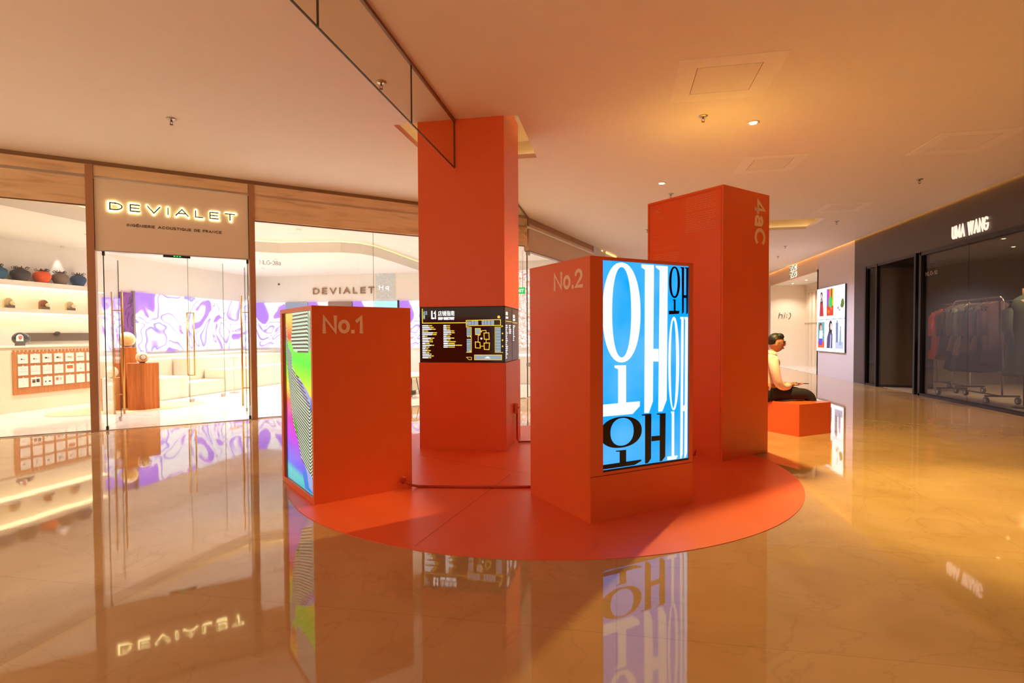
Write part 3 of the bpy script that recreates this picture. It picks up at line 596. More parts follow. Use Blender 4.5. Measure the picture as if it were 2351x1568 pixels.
letters('side_title', 'SHOP', MR, (.07, .2, 1.48, 1.505), .0004, .001, SW, sr, .2, .35); letters('side_title', 'SHOP', MR, (.50, .64, 1.465, 1.49), .0004, .001, SW, sr, .2, .35)
flat('side_rule', [rect(.06, .42, 1.448, 1.455), rect(.46, .8, 1.44, 1.447)], MR, .0004, .0008, SY, sr)
# socket cover on the column side
sk = thing('socket_cover', 'rounded orange socket cover on the side of the column', 'socket', (cx+.016, cy+.50, .36))
MB().prism([(-.055, 0), (.055, 0), (.055, .07)]+[(.055*math.cos(a), .07+.055*math.sin(a)) for a in [PI*k/10 for k in range(1, 10)]]+[(-.055, .07)], 0, .05, frame((0, 0, 0), (0, 1, 0), (0, 0, 1))).build('cover', mat('salmon_plastic', (244, 150, 112), .4), sk, bevel=.008)
MB().prism([(-.05, .0), (.05, 0), (.05, .01), (-.05, .01)], .0, .055, frame((0, 0, .066), (0, 1, 0), (0, 0, 1))).build('hinge', mat('socket_seam', (110, 40, 20), .5), sk)
# ------------------------------------------------------------------ bright shop: front
def fb(x0, x1, y0, y1, z0, z1, bb=None): return (bb or MB()).box(x0, x1, y0, y1, z0, z1, MF)
struct(fb(-6, -.02, 0, .2, 3.10, 3.64, fb(2.06, 7.08, 0, .2, 3.10, 3.64, fb(.065, 1.975, .0, .2, 3.47, 3.64))).build('wall_shop_front', STONE))
struct(fb(-6, 7.08, .02, .2, 3.64, 3.70).build('trim_3', SHADOWGAP))
t1 = thing('stone_pillar', 'slim brown stone pillar left of the glass doors under the backlit sign', 'pillar', tuple(fp(0)), FA)
MB().box(-.025, .062, -.02, .13, 0, 3.64).build('shaft', STONE_DK, t1)
MB().box(.058, .066, -.004, .24, 0, 2.49).build('pale_reveal', mat('pale_reveal', (224, 190, 156), .35), t1)
t1 = thing('stone_pillar', 'slim brown stone pillar right of the glass doors, beside the wide window', 'pillar', tuple(fp(2.02)), FA)
MB().box(-.04, .04, -.02, .2, 0, 3.64).build('shaft', STONE_DK, t1)
# sign panel with backlit letters
sg = thing('backlit_sign', 'beige panel over the glass doors with glowing DEVIALET letters', 'sign', tuple(fp(0)), FA)
MB().box(.066, 1.972, .02, .12, 2.49, 3.462).build('panel', BEIGE, sg)
MB().box(.066, 1.972, .03, .12, 3.456, 3.468).box(.062, .067, .01, .1, 2.49, 3.468).box(1.97, 1.975, .01, .1, 2.49, 3.468).build('panel_gap', DARK, sg)
MB().box(.07, 1.97, .02, .13, 2.478, 2.492).build('lower_rail', STEEL, sg)
MSG = frame((0, .02, 0), (1, 0, 0), (0, 0, 1))
letters('halo_letters', 'DEVIALET', MSG, (.215, 1.810, 3.032, 3.174), .005, .018, glow('letter_backlight', (255, 232, 160), 5), sg, .20, .55)
letters('letters', 'DEVIALET', MSG, (.234, 1.791, 3.050, 3.156), .022, .034, mat('sign_letter_face', (66, 48, 22), .6), sg, .15, .55)
letters('tagline', 'ING\u00c9NIERIE ACOUSTIQUE DE FRANCE', MSG, (.43, 1.605, 2.846, 2.884), .0, .004, mat('brown_letter', (70, 42, 26), .5), sg, .19, .36)
ex = thing('door_sensor', 'slim black sensor bar with green lights under the sign panel', 'sensor', tuple(fp(1.02, .06, 2.45)), FA)
MB().box(-.17, .17, -.02, .02, 0, .028).build('housing', DARK, ex)
b = MB()
for k in range(3): b.box(-.04+k*.035, -.02+k*.035, -.021, -.019, .014, .022)
b.build('green_light', glow('green_led', (60, 230, 90), 3), ex)
# glass windows and doors
def window(name, segs, z1, d, m=GLASS):
    o = thing(name, '', 'x', tuple(fp(0)), FA); del o['label'], o['category']; o['kind'] = 'structure'
    for a, c in segs: MB().box(a+.002, c-.002, d, d+.012, .012, z1).build('pane', m, o)
    b = MB()
    for a, c in segs[:-1]: b.box(c-.002, c+.002, d, d+.012, .01, z1)
    b.box(segs[0][0], segs[-1][1], d-.01, d+.03, 0, .014).box(segs[0][0], segs[-1][1], d-.006, d+.02, z1, z1+.02)
    b.build('window_frame', mat('window_rail', (120, 92, 66), .35, metal=.4), o)
    return o
window('window_1', [(-5.9, -3), (-3, -.03)], 3.085, .05)
w2 = window('window_2', [(2.06, 3.94), (3.94, 5.6), (5.6, 7.06)], 3.085, .06)
letters('window_lettering', 'NLG-38a', frame((0, .058, 0), (1, 0, 0), (0, 0, 1)), (2.13, 2.44, 2.425, 2.49), .0, .001, mat('grey_vinyl', (120, 92, 78), .6), w2, .10, .2)
def door(base, d, label_, name, L_=1.0):
    ang = math.atan2(d[1], d[0]); t = thing(name, '', 'x', (base[0], base[1], 0), ang); del t['label'], t['category']; t['kind'] = 'structure'
    MB().box(0, L_, -.006, .006, .02, 2.47).build('door_glass', GLASS, t)
    MB().box(-.006, 0, -.006, .006, .02, 2.47).box(L_, L_+.003, -.006, .006, .02, 2.47).build('glass_edge', GEDGE, t)
    MB().box(-.012, .03, -.014, .014, 0, .06).box(-.012, .03, -.014, .014, 2.42, 2.478).build('pivot', DARK, t)
    MB().box(L_-.1, L_, -.016, .016, .02, .07).build('floor_catch', STEEL, t)
    hd = MB(); x = L_-.13
    for s in (-1, 1): hd.tube([(x, s*.062, .12), (x, s*.062, 1.98)], .0145, 12)
    hd.tube([(x, -.062, .42), (x, .062, .42)], .008).tube([(x, -.062, 1.70), (x, .062, 1.70)], .008)
    hd.build('door_handle', BRASS, t, True)
door((-6.947, 6.453), (-.58, .78), '', 'door_1', .97)
door((-5.615, 7.664), (-.63, .776), '', 'door_2', 1.0)
struct(MB().prism([tuple(fp(.07, .0))[:2], tuple(fp(1.98, .0))[:2], tuple(fp(1.98, .02))[:2], tuple(fp(.07, .02))[:2]], .005, .008).build('trim_4', mat('threshold_brass', (120, 90, 50), .4, metal=.6)))
# inner glass partition with a long rectangular handle
t = thing('glass_partition', 'frameless inner glass partition with a tall brass loop handle', 'glass partition', (-8.178, 9.387, 0), math.atan2(1.13, -.12))
MB().box(0, 1.13, -.005, .005, .01, 2.86).build('glass_pane', GLASS, t)
MB().box(-.003, 0, -.006, .006, .01, 2.86).box(1.13, 1.134, -.006, .006, .01, 2.86).build('glass_edge', mat('pale_glass_edge', (150, 166, 140), .3, vary=0), t)
for x in (.0, 1.02): MB().box(x, x+.11, -.018, .018, .0, .07).build('floor_patch', STEEL, t)
MB().tube([(.05, -.07, .54), (.05, -.07, 1.76)], .013).tube([(.05, .07, .54), (.05, .07, 1.76)], .013).tube([(.05, -.07, .54), (.05, .07, .54)], .01).tube([(.05, -.07, 1.76), (.05, .07, 1.76)], .01).build('door_handle', BRASS, t, True)

# second front of the shop, along the passage behind the blocks
P2 = [(-1.75, 11.2), (-.6, 15.2), (0.0, 17.5), (1.4, 26.0)]
for i, (a, c) in enumerate(zip(P2, P2[1:])):
    d = Vector((c[0]-a[0], c[1]-a[1])); L_ = d.length; M = Matrix.Translation((a[0], a[1], 0)) @ Matrix.Rotation(math.atan2(d.y, d.x), 4, 'Z')
    if i < 1:
        struct(MB().box(0, L_, 0, .12, 3.02, 3.56, M).build('wall_passage_front', mat('glossy_stone', (206, 170, 134), .12)))
        struct(MB().box(0, L_, .03, .2, 3.56, 3.70, M).build('trim_5', mat('gap_shade_brown', (168, 122, 82), .4)))  # brown band stands in for the shadow gap under the ceiling edge
        o = struct(MB().box(0, L_, .05, .062, .01, 3.02, M).build('window_3', GLASS))
        b = MB().box(0, .012, .045, .067, 0, 3.02, M).box(0, L_, .045, .067, 0, .012, M).box(0, L_, -.005, .1, 3.0, 3.02, M); b.build('window_frame', MATS['window_rail'], o)
        MB().box(0, .1, .03, .08, 2.93, 3.0, M).box(0, .1, .03, .08, .64, .72, M).build('glass_clamp', STEEL, o)
    else:
        struct(MB().box(0, L_, 0, .2, 0, 3.70, M).build('wall_passage_end' if i > 1 else 'wall_passage_curve', GREYW))
tag(MB().tube([(-.42, 15.9, 3.67), (-.22, 16.6, 3.67), (.0, 17.4, 3.67)], .014, 6).build('cove_light', glow('cove_strip_dim', (255, 206, 110), 2)), 'curved yellow light strip at the ceiling edge above the No.2 block', 'light')
struct(MB().box(-2, 8, 26.0, 26.2, 0, 3.7).build('wall_passage_back', WALLW))

# ------------------------------------------------------------------ bright shop: shell
struct(MB().box(-11.7, -11.5, 1.9, 16.2, 0, 3.5).build('wall_shop_left', WALLW))
struct(MB().box(-11.7, -.3, 16.0, 16.2, 0, 3.7).build('wall_shop_back', WALLW))
LOW = [(-8.75, 4.6), (-8.6, 9.0), (-8.25, 11.0), (-7.6, 11.5), (-6.8, 11.6), (-6.2, 11.72), (-5.85, 12.0), (-5.70, 12.5), (-5.68, 13.5), (-5.7, 16.0)]
struct(MB().prism([(-11.5, 2.3), (-8.9, 4.55)]+LOW[0:]+[(-11.5, 16.0)], 3.20, 3.44).build('ceiling_shop_low', WALLW))
struct(MB().prism(shop_poly, 3.46, 3.50).build('ceiling_shop_high', WALLW))
b = MB()
for a, c in zip(LOW, LOW[1:]): b.tube([(a[0]-.05, a[1], 3.448), (c[0]-.05, c[1], 3.448)], .008, 5)
tag(b.build('cove_light', glow('cove_strip_yellow', (255, 214, 120), 5)), 'curved cove light along the step in the bright shop ceiling', 'light')
# LED walls
def led(name, label, pts, m, loc, grp=None):
    o = MB().box(*pts).build(name, m); o.location = (loc[0], loc[1]-(.01 if loc[1] > 15.9 else 0), loc[2])
    return tag(o, label, 'screen', grp)
led('led_screen', 'long white and purple paint-swirl LED screen on the bright shop wall', (0, .04, 0, 4.52, 0, 1.44), LEDP, (-11.49, 11.44, .93))
led('led_screen', 'narrow pale slice of LED screen seen left of the brass door handle', (0, .04, 0, .42, 0, 1.22), LEDP, (-11.49, 10.62, .98))
led('led_screen', 'narrow magenta screen column behind the left brass door handle', (0, .05, 0, .33, 0, 1.25), LEDM, (-11.49, 11.05, 1.1))
tag(MB().box(-11.495, -11.43, 11.385, 11.435, .9, 2.4).build('screen_post', mat('grey_post', (150, 140, 130), .5)), 'thin grey post between the magenta screen and the long LED screen', 'post')
led('led_screen', 'purple swirl LED screen on the back wall just left of the No.1 block', (0, 1.02, -.04, 0, 0, 1.43), LEDP, (-11.4, 16.0, .93))
led('led_screen', 'purple swirl LED panel above the middle of the No.1 block', (0, .66, -.04, 0, 0, 1.43), LEDP, (-9.55, 16.0, .93))
led('led_screen', 'pinkish LED panel above the No.1 block, left of the light blue one', (0, .70, -.04, 0, 0, 1.43), LEDP, (-8.04, 16.0, .93))
led('led_screen', 'purple swirl LED screen in the gap between the No.1 block and the column', (0, 1.5, -.04, 0, 0, 1.43), LEDP, (-6.50, 16.0, .92))
led('led_screen', 'tall orange floral LED screen seen between the column and the No.2 block', (0, 1.5, -.04, 0, 0, 2.26), LEDO, (-3.4, 16.0, .93))
fl = bpy.data.objects['led_screen.007']
letters('screen_lettering', 'OPE', frame((-3.4, 15.955, 0), (1, 0, 0), (0, 0, 1)), (.72, 1.05, 2.86, 3.0), 0, .002, glow('white_pixels', (255, 255, 255), 1.2), None, .2, .3)
letters('screen_lettering', 'TLA', frame((-3.4, 15.955, 0), (1, 0, 0), (0, 0, 1)), (.62, 1.12, 2.55, 2.78), 0, .002, glow('white_pixels', (255, 255, 255), 1.2), None, .2, .3)
for o in list(bpy.data.objects):
    if o.name.startswith('screen_lettering'): o.parent = fl; o.matrix_parent_inverse = Matrix.Translation(fl.location).inverted()
ex = thing('exit_sign', 'small green exit sign hanging in front of the orange floral screen', 'sign', (-2.42, 14.0, 2.35))
MB().tube([(-.1, 0, .16), (-.1, 0, 1.11)], .006).tube([(.06, 0, .16), (.06, 0, 1.11)], .006).build('hanging_rod', STEEL, ex)
MB().box(-.16, .12, -.02, .02, 0, .16).build('sign_box', glow('exit_green', (30, 170, 70), 1.2), ex)
letters('sign_lettering', 'EXIT', frame((0, -.02, 0), (1, 0, 0), (0, 0, 1)), (-.13, .09, .04, .12), .0005, .002, glow('exit_white', (235, 255, 240), 1.5), ex, .18, .3)
tag(MB().box(-10.36, -9.58, 15.94, 15.98, .93, 2.36).build('blue_grey_display', mat('blue_grey_display', (140, 150, 178), .2, emit=.25)), 'blue-grey display behind the top left corner of the No.1 block', 'display')
tag(MB().box(-8.88, -8.07, 15.94, 15.98, .93, 2.36).build('brown_door_leaf', mat('mauve_door', (146, 122, 116), .4)), 'mauve-brown panel visible just above the No.1 block', 'panel')
t = thing('light_blue_display', 'light blue display panel with a dark edge above the No.1 block', 'display', (-7.32, 15.93, .93))
MB().box(0, .76, 0, .05, 0, 1.42).build('screen_face', glow('sky_pixels', (170, 224, 255), 1.0), t)
MB().box(.75, .79, -.01, .05, 0, 1.44).build('edge_trim', DARK, t)
t = thing('raised_letters', 'large raised metal DEVIALET letters on the bright shop back wall', 'sign', (-9.40, 16.0, 2.60))
letters('letters', 'DEVIALET', frame((0, 0, 0), (1, 0, 0), (0, 0, 1)), (0, 2.06, 0, .20), .02, .05, mat('bronze_letters', (160, 128, 98), .3, metal=.3), t, .17, .6)
t = thing('letter_reflection', 'panel painted as a glass reflection with white letters, high on the bright shop back wall', 'reflection', (-7.28, 15.97, 2.42))  # reflected letters in the glass, drawn as a faintly glowing panel
MB().box(0, .62, -.01, .03, 0, .85).build('reflection_sheet', led_art('pale_reflection', [(.3, (238, 214, 196)), (.45, (224, 196, 186)), (.5, (246, 238, 228)), (.6, (214, 190, 176)), (.7, (244, 228, 160))], 2.2, .62), t)
letters('reflection_lettering', 'H q', frame((0, -.01, 0), (1, 0, 0), (0, 0, 1)), (.1, .42, .28, .42), .0005, .002, MATS['white_pixels'], t, .14, .1)
# dark pin spots on the ceiling already made by lamps; camera dome
tag(MB().lathe([(.035, 0), (.035, .02), (.02, .03)], 14, frame((-10.6, 15.995, 2.95), (1, 0, 0), (0, 0, 1))).build('wall_camera', mat('grey_dome', (90, 90, 84), .3)), 'small round grey camera on the wall above the long purple screen', 'camera')

# shelves and counter on the left
sh = thing('wall_shelf', 'upper white display shelf holding the round pots, lit underneath', 'shelf', (-11.5, 6.2, 2.285))
MB().box(0, .30, 0, 4.2, 0, .10).build('shelf_board', WHITE, sh)
MB().box(.02, .285, 0, 4.2, -.012, -.002).build('light_strip', glow('shelf_strip', (255, 226, 170), 3.2), sh)
sh = thing('wall_shelf', 'lower white display shelf holding the three arched cases', 'shelf', (-11.5, 6.2, 1.775))
MB().box(0, .30, 0, 4.2, 0, .065).build('shelf_board', WHITE, sh)
MB().box(.02, .285, 0, 4.2, -.012, -.002).build('light_strip', MATS['shelf_strip'], sh)
tag(MB().box(-11.5, -11.44, 8.84, 10.3, 1.22, 1.385).build('wall_niche', mat('taupe_niche', (112, 92, 76), .4)), 'long dark taupe niche panel above the shop counter', 'niche')
tag(MB().ell((-11.40, 9.50, 1.37), (.05, .06, .05)).build('round_speaker', mat('dark_bronze_ball', (60, 48, 40), .3), smooth=True), 'small dark ball on the taupe niche panel', 'speaker')
def pot(y, r, colr, label, seed):
    R = random.Random(seed); t = thing('fabric_pot', label, 'pot', (-11.33, y, 2.387), 0, 'round pots on the top shelf')
    prof = [(r*.60, 0), (r*.66, .012), (r*.78, .05), (r*.95, .10), (r, .135), (r*.97, .165), (r*.80, .20), (r*.55, .222), (r*.42, .23)]
    MB().lathe(prof, 28).build('pot_body', mat('pot_%d_%d_%d' % colr, colr, .75, vary=.12, vscale=20), t, True)
    MB().lathe([(r*.61, -.0), (r*.63, .014)], 28).build('pot_base', mat('pot_base', (60, 48, 44), .6), t, True)
    b = MB()
    for k in range(7):
        a = 2*PI*k/7+R.random(); q = r*.42; c = Vector((q*math.cos(a), q*math.sin(a), .245)); d = Vector((math.cos(a), math.sin(a), 0)); ln = R.uniform(.05, .075)
        b.tube([c, c+d*ln*.5+Z*.035, c+d*ln+Z*.02, c+d*ln*.7-Z*.012, c], .006, 6)
    b.build('bow', mat('bow_ribbon', (58, 46, 34), .5, vary=.5, vscale=30), t, True)
    MB().lathe([(r*.40, .225), (r*.36, .25), (r*.2, .262)], 20).build('lid', mat('bow_knot', (110, 56, 34), .5), t, True)
for y, r, c, l, s in ((8.33, .165, (34, 84, 118), 'large teal-blue pot with a bow, leftmost on the top shelf', 1), (8.75, .16, (66, 58, 58), 'charcoal pot with a bow, second from the left on the top shelf', 2),
                      (9.16, .152, (240, 92, 30), 'bright orange pot with a dark bow on the top shelf', 3), (9.53, .15, (128, 108, 96), 'grey-brown pot under the spotlight beam on the top shelf', 4), (9.92, .145, (52, 74, 112), 'navy blue pot nearest the brown pillar on the top shelf', 5)):
    pot(y, r, c, l, s)
def lampspot(x, y, z, aim, P, ang, name, label):
    t = thing('spotlight', label, 'ceiling light', (x, y, z)); MB().lathe([(.035, 0), (.035, -.03), (.025, -.035)], 16).build('housing', WHITE, t, True)
    ld = bpy.data.lights.new('lamp', 'SPOT'); ld.energy = P; ld.color = CREAM; ld.spot_size = math.radians(ang); ld.spot_blend = .5; ld.shadow_soft_size = .02
    lo = bpy.data.objects.new('lamp', ld); COL.objects.link(lo); lo.parent = t; lo.location = (0, 0, -.05); lo.rotation_euler = (Vector(aim)-Vector((x, y, z))).to_track_quat('-Z', 'Y').to_euler()
lampspot(-11.36, 9.62, 3.2, (-11.5, 9.62, 2.4), 10, 40, '', 'spotlight washing the wall between the orange and grey-brown pots')
def case(y, colr, label):
    t = thing('arched_case', label, 'display case', (-11.38, y, 1.84), 0, 'arched cases on the lower shelf')
    pts = [(-.08, 0), (.08, 0), (.08, .12)]+[(.08*math.cos(a), .12+.07*math.sin(a)) for a in [PI*k/10 for k in range(1, 10)]]+[(-.08, .12)]
    M = frame((.0, 0, .02), (0, 1, 0), (0, 0, 1))
    MB().prism(pts, 0, .05, M).build('arch', mat('case_%d' % colr[0], colr, .5), t, bevel=.004)
    MB().prism(pts[:2]+[(.08, .05), (-.08, .05)], .05, .09, M).build('lower_block', mat('dark_box', (120, 96, 76), .5), t)
    MB().lathe([(.001, 0), (.035, .004), (.042, .02), (.035, .036), (.001, .04)], 18, M @ Matrix.Translation((.045, .085, .052)), cap=False).build('round_face', mat('pale_face', (226, 206, 170), .4), t, True)
    MB().box(-.06, .14, -.1, .13, 0, .018).build('stand', WHITE, t)
case(8.53, (206, 180, 140), 'pale arched case, leftmost of three on the lower shelf'); case(9.19, (150, 84, 46), 'brown arched case in the middle of the lower shelf'); case(9.73, (204, 178, 136), 'pale arched case nearest the brown pillar on the lower shelf')
ct = thing('counter', 'long cream service counter at the left of the bright shop', 'counter', (-10.15, 6.0, 0))
CREAMM = mat('cream_lacquer', (240, 222, 186), .35, vary=.02)
MB().prism([(-.75, 0), (0, 0), (0, 3.18), (-.12, 3.3), (-.75, 3.3)], 0, 1.12).build('counter_body', CREAMM, ct, bevel=.01)
MB().prism([(-.77, 0), (.012, 0), (.012, 3.19), (-.11, 3.315), (-.77, 3.315)], 1.12, 1.15).build('worktop', mat('counter_top', (246, 234, 208), .25), ct)
bd = thing('display_board', 'tan notched board hung on the counter front, holding rows of white cards', 'board', (-10.147, 7.66, .305))
MB().box(0, .012, 0, 1.62, 0, .735).build('board', TAN, bd)
b = MB()
for k in range(24): b.box(0, .012, .01+k*.067, .045+k*.067, .735, .77)
b.build('notch_tab', TAN, bd)
DK = mat('card_ink', (70, 60, 56), .5, vary=0); PKI = mat('card_peach', (220, 160, 120), .5, vary=0); RD = mat('card_red', (206, 96, 40), .5, vary=0)
names = ['first', 'second', 'third', 'fourth', 'fifth', 'sixth', 'seventh']
CARD = None
for r_ in range(3):
    for c_ in range(7):
        k = r_*7+c_
        t = thing('product_card', 'white square card, %s from the left in the %s row of the tan board' % (names[c_], ['top', 'middle', 'bottom'][r_]), 'card', (-10.133, 7.742+.2085*c_, .842-.207*r_), 0, 'white cards on the tan counter board')
        M = frame((.006, 0, 0), (0, 1, 0), (0, 0, 1))
        if CARD is None:
            c0 = MB().box(0, .006, 0, .165, 0, .160).build('card', mat('card_white', (244, 236, 220), .5, vary=.02), t)
            h0 = MB().box(-.0015, .006, .07, .095, .162, .172).build('clip', mat('card_clip', (246, 228, 196), .4), t); CARD = (c0, h0)
        else:
            for s in CARD:
                q = s.copy(); COL.objects.link(q); q.parent = t
        circ = lambda cx_, cy_, q, e=.7: [(cx_+q*math.cos(a*PI/6), cy_+q*e*math.sin(a*PI/6)) for a in range(12)]
        if k in (0, 1, 2, 3, 4, 6):
            sc_ = .024 if k in (2, 3, 4) else .017
            flat('print', [circ(.06 if k != 6 else .07, .085-.01*(k < 2), sc_)], M, .0002, .0008, PKI if k == 4 else DK, t); flat('print', [circ(.10, .08-.01*(k < 2), sc_)], M, .0002, .0008, PKI if k in (3, 4) else mat('card_pale', (200, 188, 170), .5, vary=0), t)
        elif k == 5: flat('print', [rect(.02, .145, .078, .086)], M, .0002, .0008, DK, t)
        elif k in (7, 8, 9, 10): flat('print', [rect(.03, .135, .12, .123), rect(.05, .12, .095, .097), rect(.02, .145, .062, .068)], M, .0002, .0008, MATS['card_pale'] if 'card_pale' in MATS else DK, t)
        elif k == 11: flat('print', [rect(.025, .14, .075, .135)], M, .0002, .0008, RD, t)
        elif k == 12: flat('print', [circ(.085, .065, .016, 1)], M, .0002, .0008, MATS['card_pale'], t)
        elif k == 15: flat('print', [rect(.02, .075, .065, .125), rect(.09, .145, .07, .13)], M, .0002, .0008, DK, t); flat('print', [rect(.03, .065, .10, .12)], M, .0008, .0012, RD, t)
        elif k == 16: flat('print', [rect(.035, .055, .055, .085), rect(.10, .135, .06, .085)], M, .0002, .0008, DK, t)
        elif k == 17: flat('print', [rect(.02, .07, .08, .13)], M, .0002, .0008, mat('card_rose', (206, 110, 90), .5, vary=0), t); flat('print', [rect(.09, .13, .08, .13)], M, .0002, .0008, MATS['card_pale'], t)
        else: flat('print', [rect(.06, .075, .10, .11), rect(.08, .11, .05, .056)], M, .0002, .0008, MATS['card_pale'], t)
t = thing('oval_speaker', 'black oval speaker on the counter at the left edge of the photo', 'speaker', (-10.66, 8.20, 1.15), .2)
MB().ell((0, 0, .125), (.10, .14, .115), 28, 18).build('speaker_shell', mat('speaker_black', (46, 40, 38), .3), t, True); MB().ell((.02, .09, .125), (.08, .06, .08)).build('woofer', mat('speaker_cone', (80, 74, 76), .35), t, True)
t = thing('phone_stand', 'small white round-topped product stand in front of the black oval speaker', 'stand', (-10.33, 7.93, 1.15), .1)
pts = [(-.06, .07), (.06, .07), (.06, .14)]+[(.06*math.cos(a), .14+.06*math.sin(a)) for a in [PI*k/10 for k in range(1, 10)]]+[(-.06, .14)]
MB().prism(pts, 0, .02, frame((0, 0, 0), (0, 1, 0), (0, 0, 1))).build('face_plate', mat('stand_white', (250, 236, 220), .4), t, bevel=.004)
MB().prism([(-.07, 0), (.07, 0), (.06, .08), (-.06, .08)], -.02, .04, frame((0, 0, 0), (0, 1, 0), (0, 0, 1))).build('base', mat('stand_dark', (86, 70, 60), .5), t)
MB().lathe([(.02, 0), (.035, .004), (.035, .008), (.02, .01)], 18, frame((.02, 0, .15), (0, 1, 0), (0, 0, 1))).build('round_dial', mat('dial_red', (196, 110, 90), .4), t, True)

# tan mat and wooden plinths
t = MB(); n = 64
t.prism([(-8.62+1.22*math.cos(a)*.5-.68*math.sin(a)*.87, 8.50+1.22*math.cos(a)*.87+.68*math.sin(a)*.5) for a in [2*PI*k/n for k in range(n)]], .006, .012)
tag(t.build('floor_mat', mat('tan_mat', (226, 190, 140), .6)), 'thin tan rounded mat under the wooden plinths', 'mat')
def plinth(x, y, r, h, rot, label, m=WOOD, n=6):
    return tag(MB().prism([(x+r*math.cos(2*PI*k/n+rot), y+r*math.sin(2*PI*k/n+rot)) for k in range(n)], .012, h).build('plinth', m, bevel=.003), label, 'plinth')
plinth(-8.34, 8.47, .27, .83, .32, 'cherry-wood six-sided plinth carrying the small cream ball speaker')
plinth(-8.86, 8.62, .20, 1.10, .3, 'tallest cherry-wood plinth behind, carrying the big white round speaker')
plinth(-8.74, 8.20, .16, .58, .3, 'lowest cherry-wood plinth behind the left brass handle', mat('wood_light', (214, 150, 96), .4))
plinth(-8.42, 7.86, .085, .60, 0, 'short white round plinth seen through the left door glass', WHITE, 28)
t = thing('ball_speaker', 'small cream ball speaker on the front wooden plinth', 'speaker', (-8.28, 8.40, .83), -.6)
MB().ell((0, 0, .105), (.10, .10, .10), 28, 18).build('shell', mat('cream_shell', (238, 212, 170), .35), t, True)
MB().lathe([(.058, 0), (.05, .012), (.02, .016), (.001, .017)], 24, frame((.078, 0, .105), (0, 1, 0), (0, 0, 1)), cap=False).build('driver_face', mat('grey_driver', (150, 132, 118), .3), t, True)
MB().tube([(0, -.02, .2), (0, 0, .225), (0, .03, .2)], .005).build('carry_loop', DARK, t, True)
MB().lathe([(.05, 0), (.045, .01)], 20).build('foot', DARK, t, True)
t = thing('round_speaker', 'big white round speaker glowing on the tallest wooden plinth', 'speaker', (-8.80, 8.60, 1.10), -.6)
MB().ell((0, 0, .145), (.12, .14, .14), 28, 18).build('shell', mat('white_shell', (246, 226, 190), .3), t, True)
MB().lathe([(.09, 0), (.08, .02), (.03, .03), (.001, .03)], 24, frame((.10, 0, .145), (0, 1, 0), (0, 0, 1)), cap=False).build('driver_face', mat('gold_driver', (230, 190, 120), .3), t, True)
t = thing('round_speaker', 'white round speaker on the short white plinth behind the left door glass', 'speaker', (-8.40, 7.90, .60), -.4)
MB().ell((0, 0, .10), (.095, .10, .10), 28, 18).build('shell', MATS['white_shell'], t, True)
# tiered white seating blocks
def blk(x0, x1, y0, y1, h, label): return tag(MB().box(x0, x1, y0, y1, .006, h).build('seating_block', mat('cream_block', (240, 226, 200), .45, vary=.02), bevel=.012), label, 'seating block', 'cream tiered seating blocks below the LED screen')
blk(-9.9, -9.0, 9.60, 10.30, .46, 'lowest cream seating block just right of the wooden plinth')
blk(-10.6, -9.95, 9.55, 10.9, .80, 'cream seating block one tier up behind the wooden plinth')
blk(-9.55, -9.0, 10.33, 11.40, .30, 'low cream seating block left of the brass loop handle')
blk(-10.5, -9.6, 10.95, 14.8, .80, 'long upper cream seating block under the LED screen')
blk(-9.58, -9.0, 11.45, 15.0, .52, 'long front cream seating block reaching the No.1 block')
blk(-11.4, -10.65, 9.5, 15.9, .86, 'highest cream seating block against the LED screen wall')
t = thing('table_stand', 'small cream tray on a thin stem in front of the seating blocks', 'table', (-8.6, 11.2, 0))
MB().lathe([(.1, .8), (.11, .815), (.1, .82)], 20).build('tray', mat('cream_tray', (236, 200, 150), .4), t, True); MB().tube([(0, 0, .02), (0, 0, .8)], .008).build('stem', mat('pale_stem', (210, 200, 180), .4), t); MB().lathe([(.1, .006), (.1, .02)], 20).build('base', STEEL, t)
tag(MB().lathe([(.28, .006), (.28, .62)], 32).build('round_plinth', WHITE, smooth=False), 'white round plinth partly hidden by the left edge of the No.1 block', 'plinth').location = (-5.43, 8.72, 0)
tag(MB().box(-7.6, -5.9, 13.3, 13.4, .3, .78).build('partition', mat('yellow_panel', (240, 206, 120), .5, emit=.2)), 'yellow lit partition seen between the No.1 block and the column', 'partition')
sf = thing('curved_sofa', 'rounded cream sofa between the No.1 block and the column', 'sofa', (-4.9, 11.6, 0))
MB().lathe([(.62, .1), (.66, .14), (.66, .40), (.62, .45)], 40).build('seat', mat('cream_fabric', (238, 226, 204), .8), sf, True)
MB().lathe([(.5, .006), (.5, .10)], 32).build('base', mat('sofa_base', (150, 120, 80), .5), sf, True)
ch = thing('stool', 'thin-legged dark stool beside the cream sofa', 'stool', (-4.15, 10.75, 0), .3)
MB().lathe([(.17, .43), (.18, .45), (.17, .46)], 24).build('seat', mat('stool_seat', (220, 200, 150), .5), ch, True)
for k in range(4): MB().tube([(.1*math.cos(k*PI/2), .1*math.sin(k*PI/2), .44), (.18*math.cos(k*PI/2), .18*math.sin(k*PI/2), .006)], .008).build('leg', DARK, ch, True)
tag(MB().box(-3.4, -1.2, 14.2, 15.9, .006, .74).build('display_table', WHITE, bevel=.01), 'white block display table under the orange floral screen', 'table')
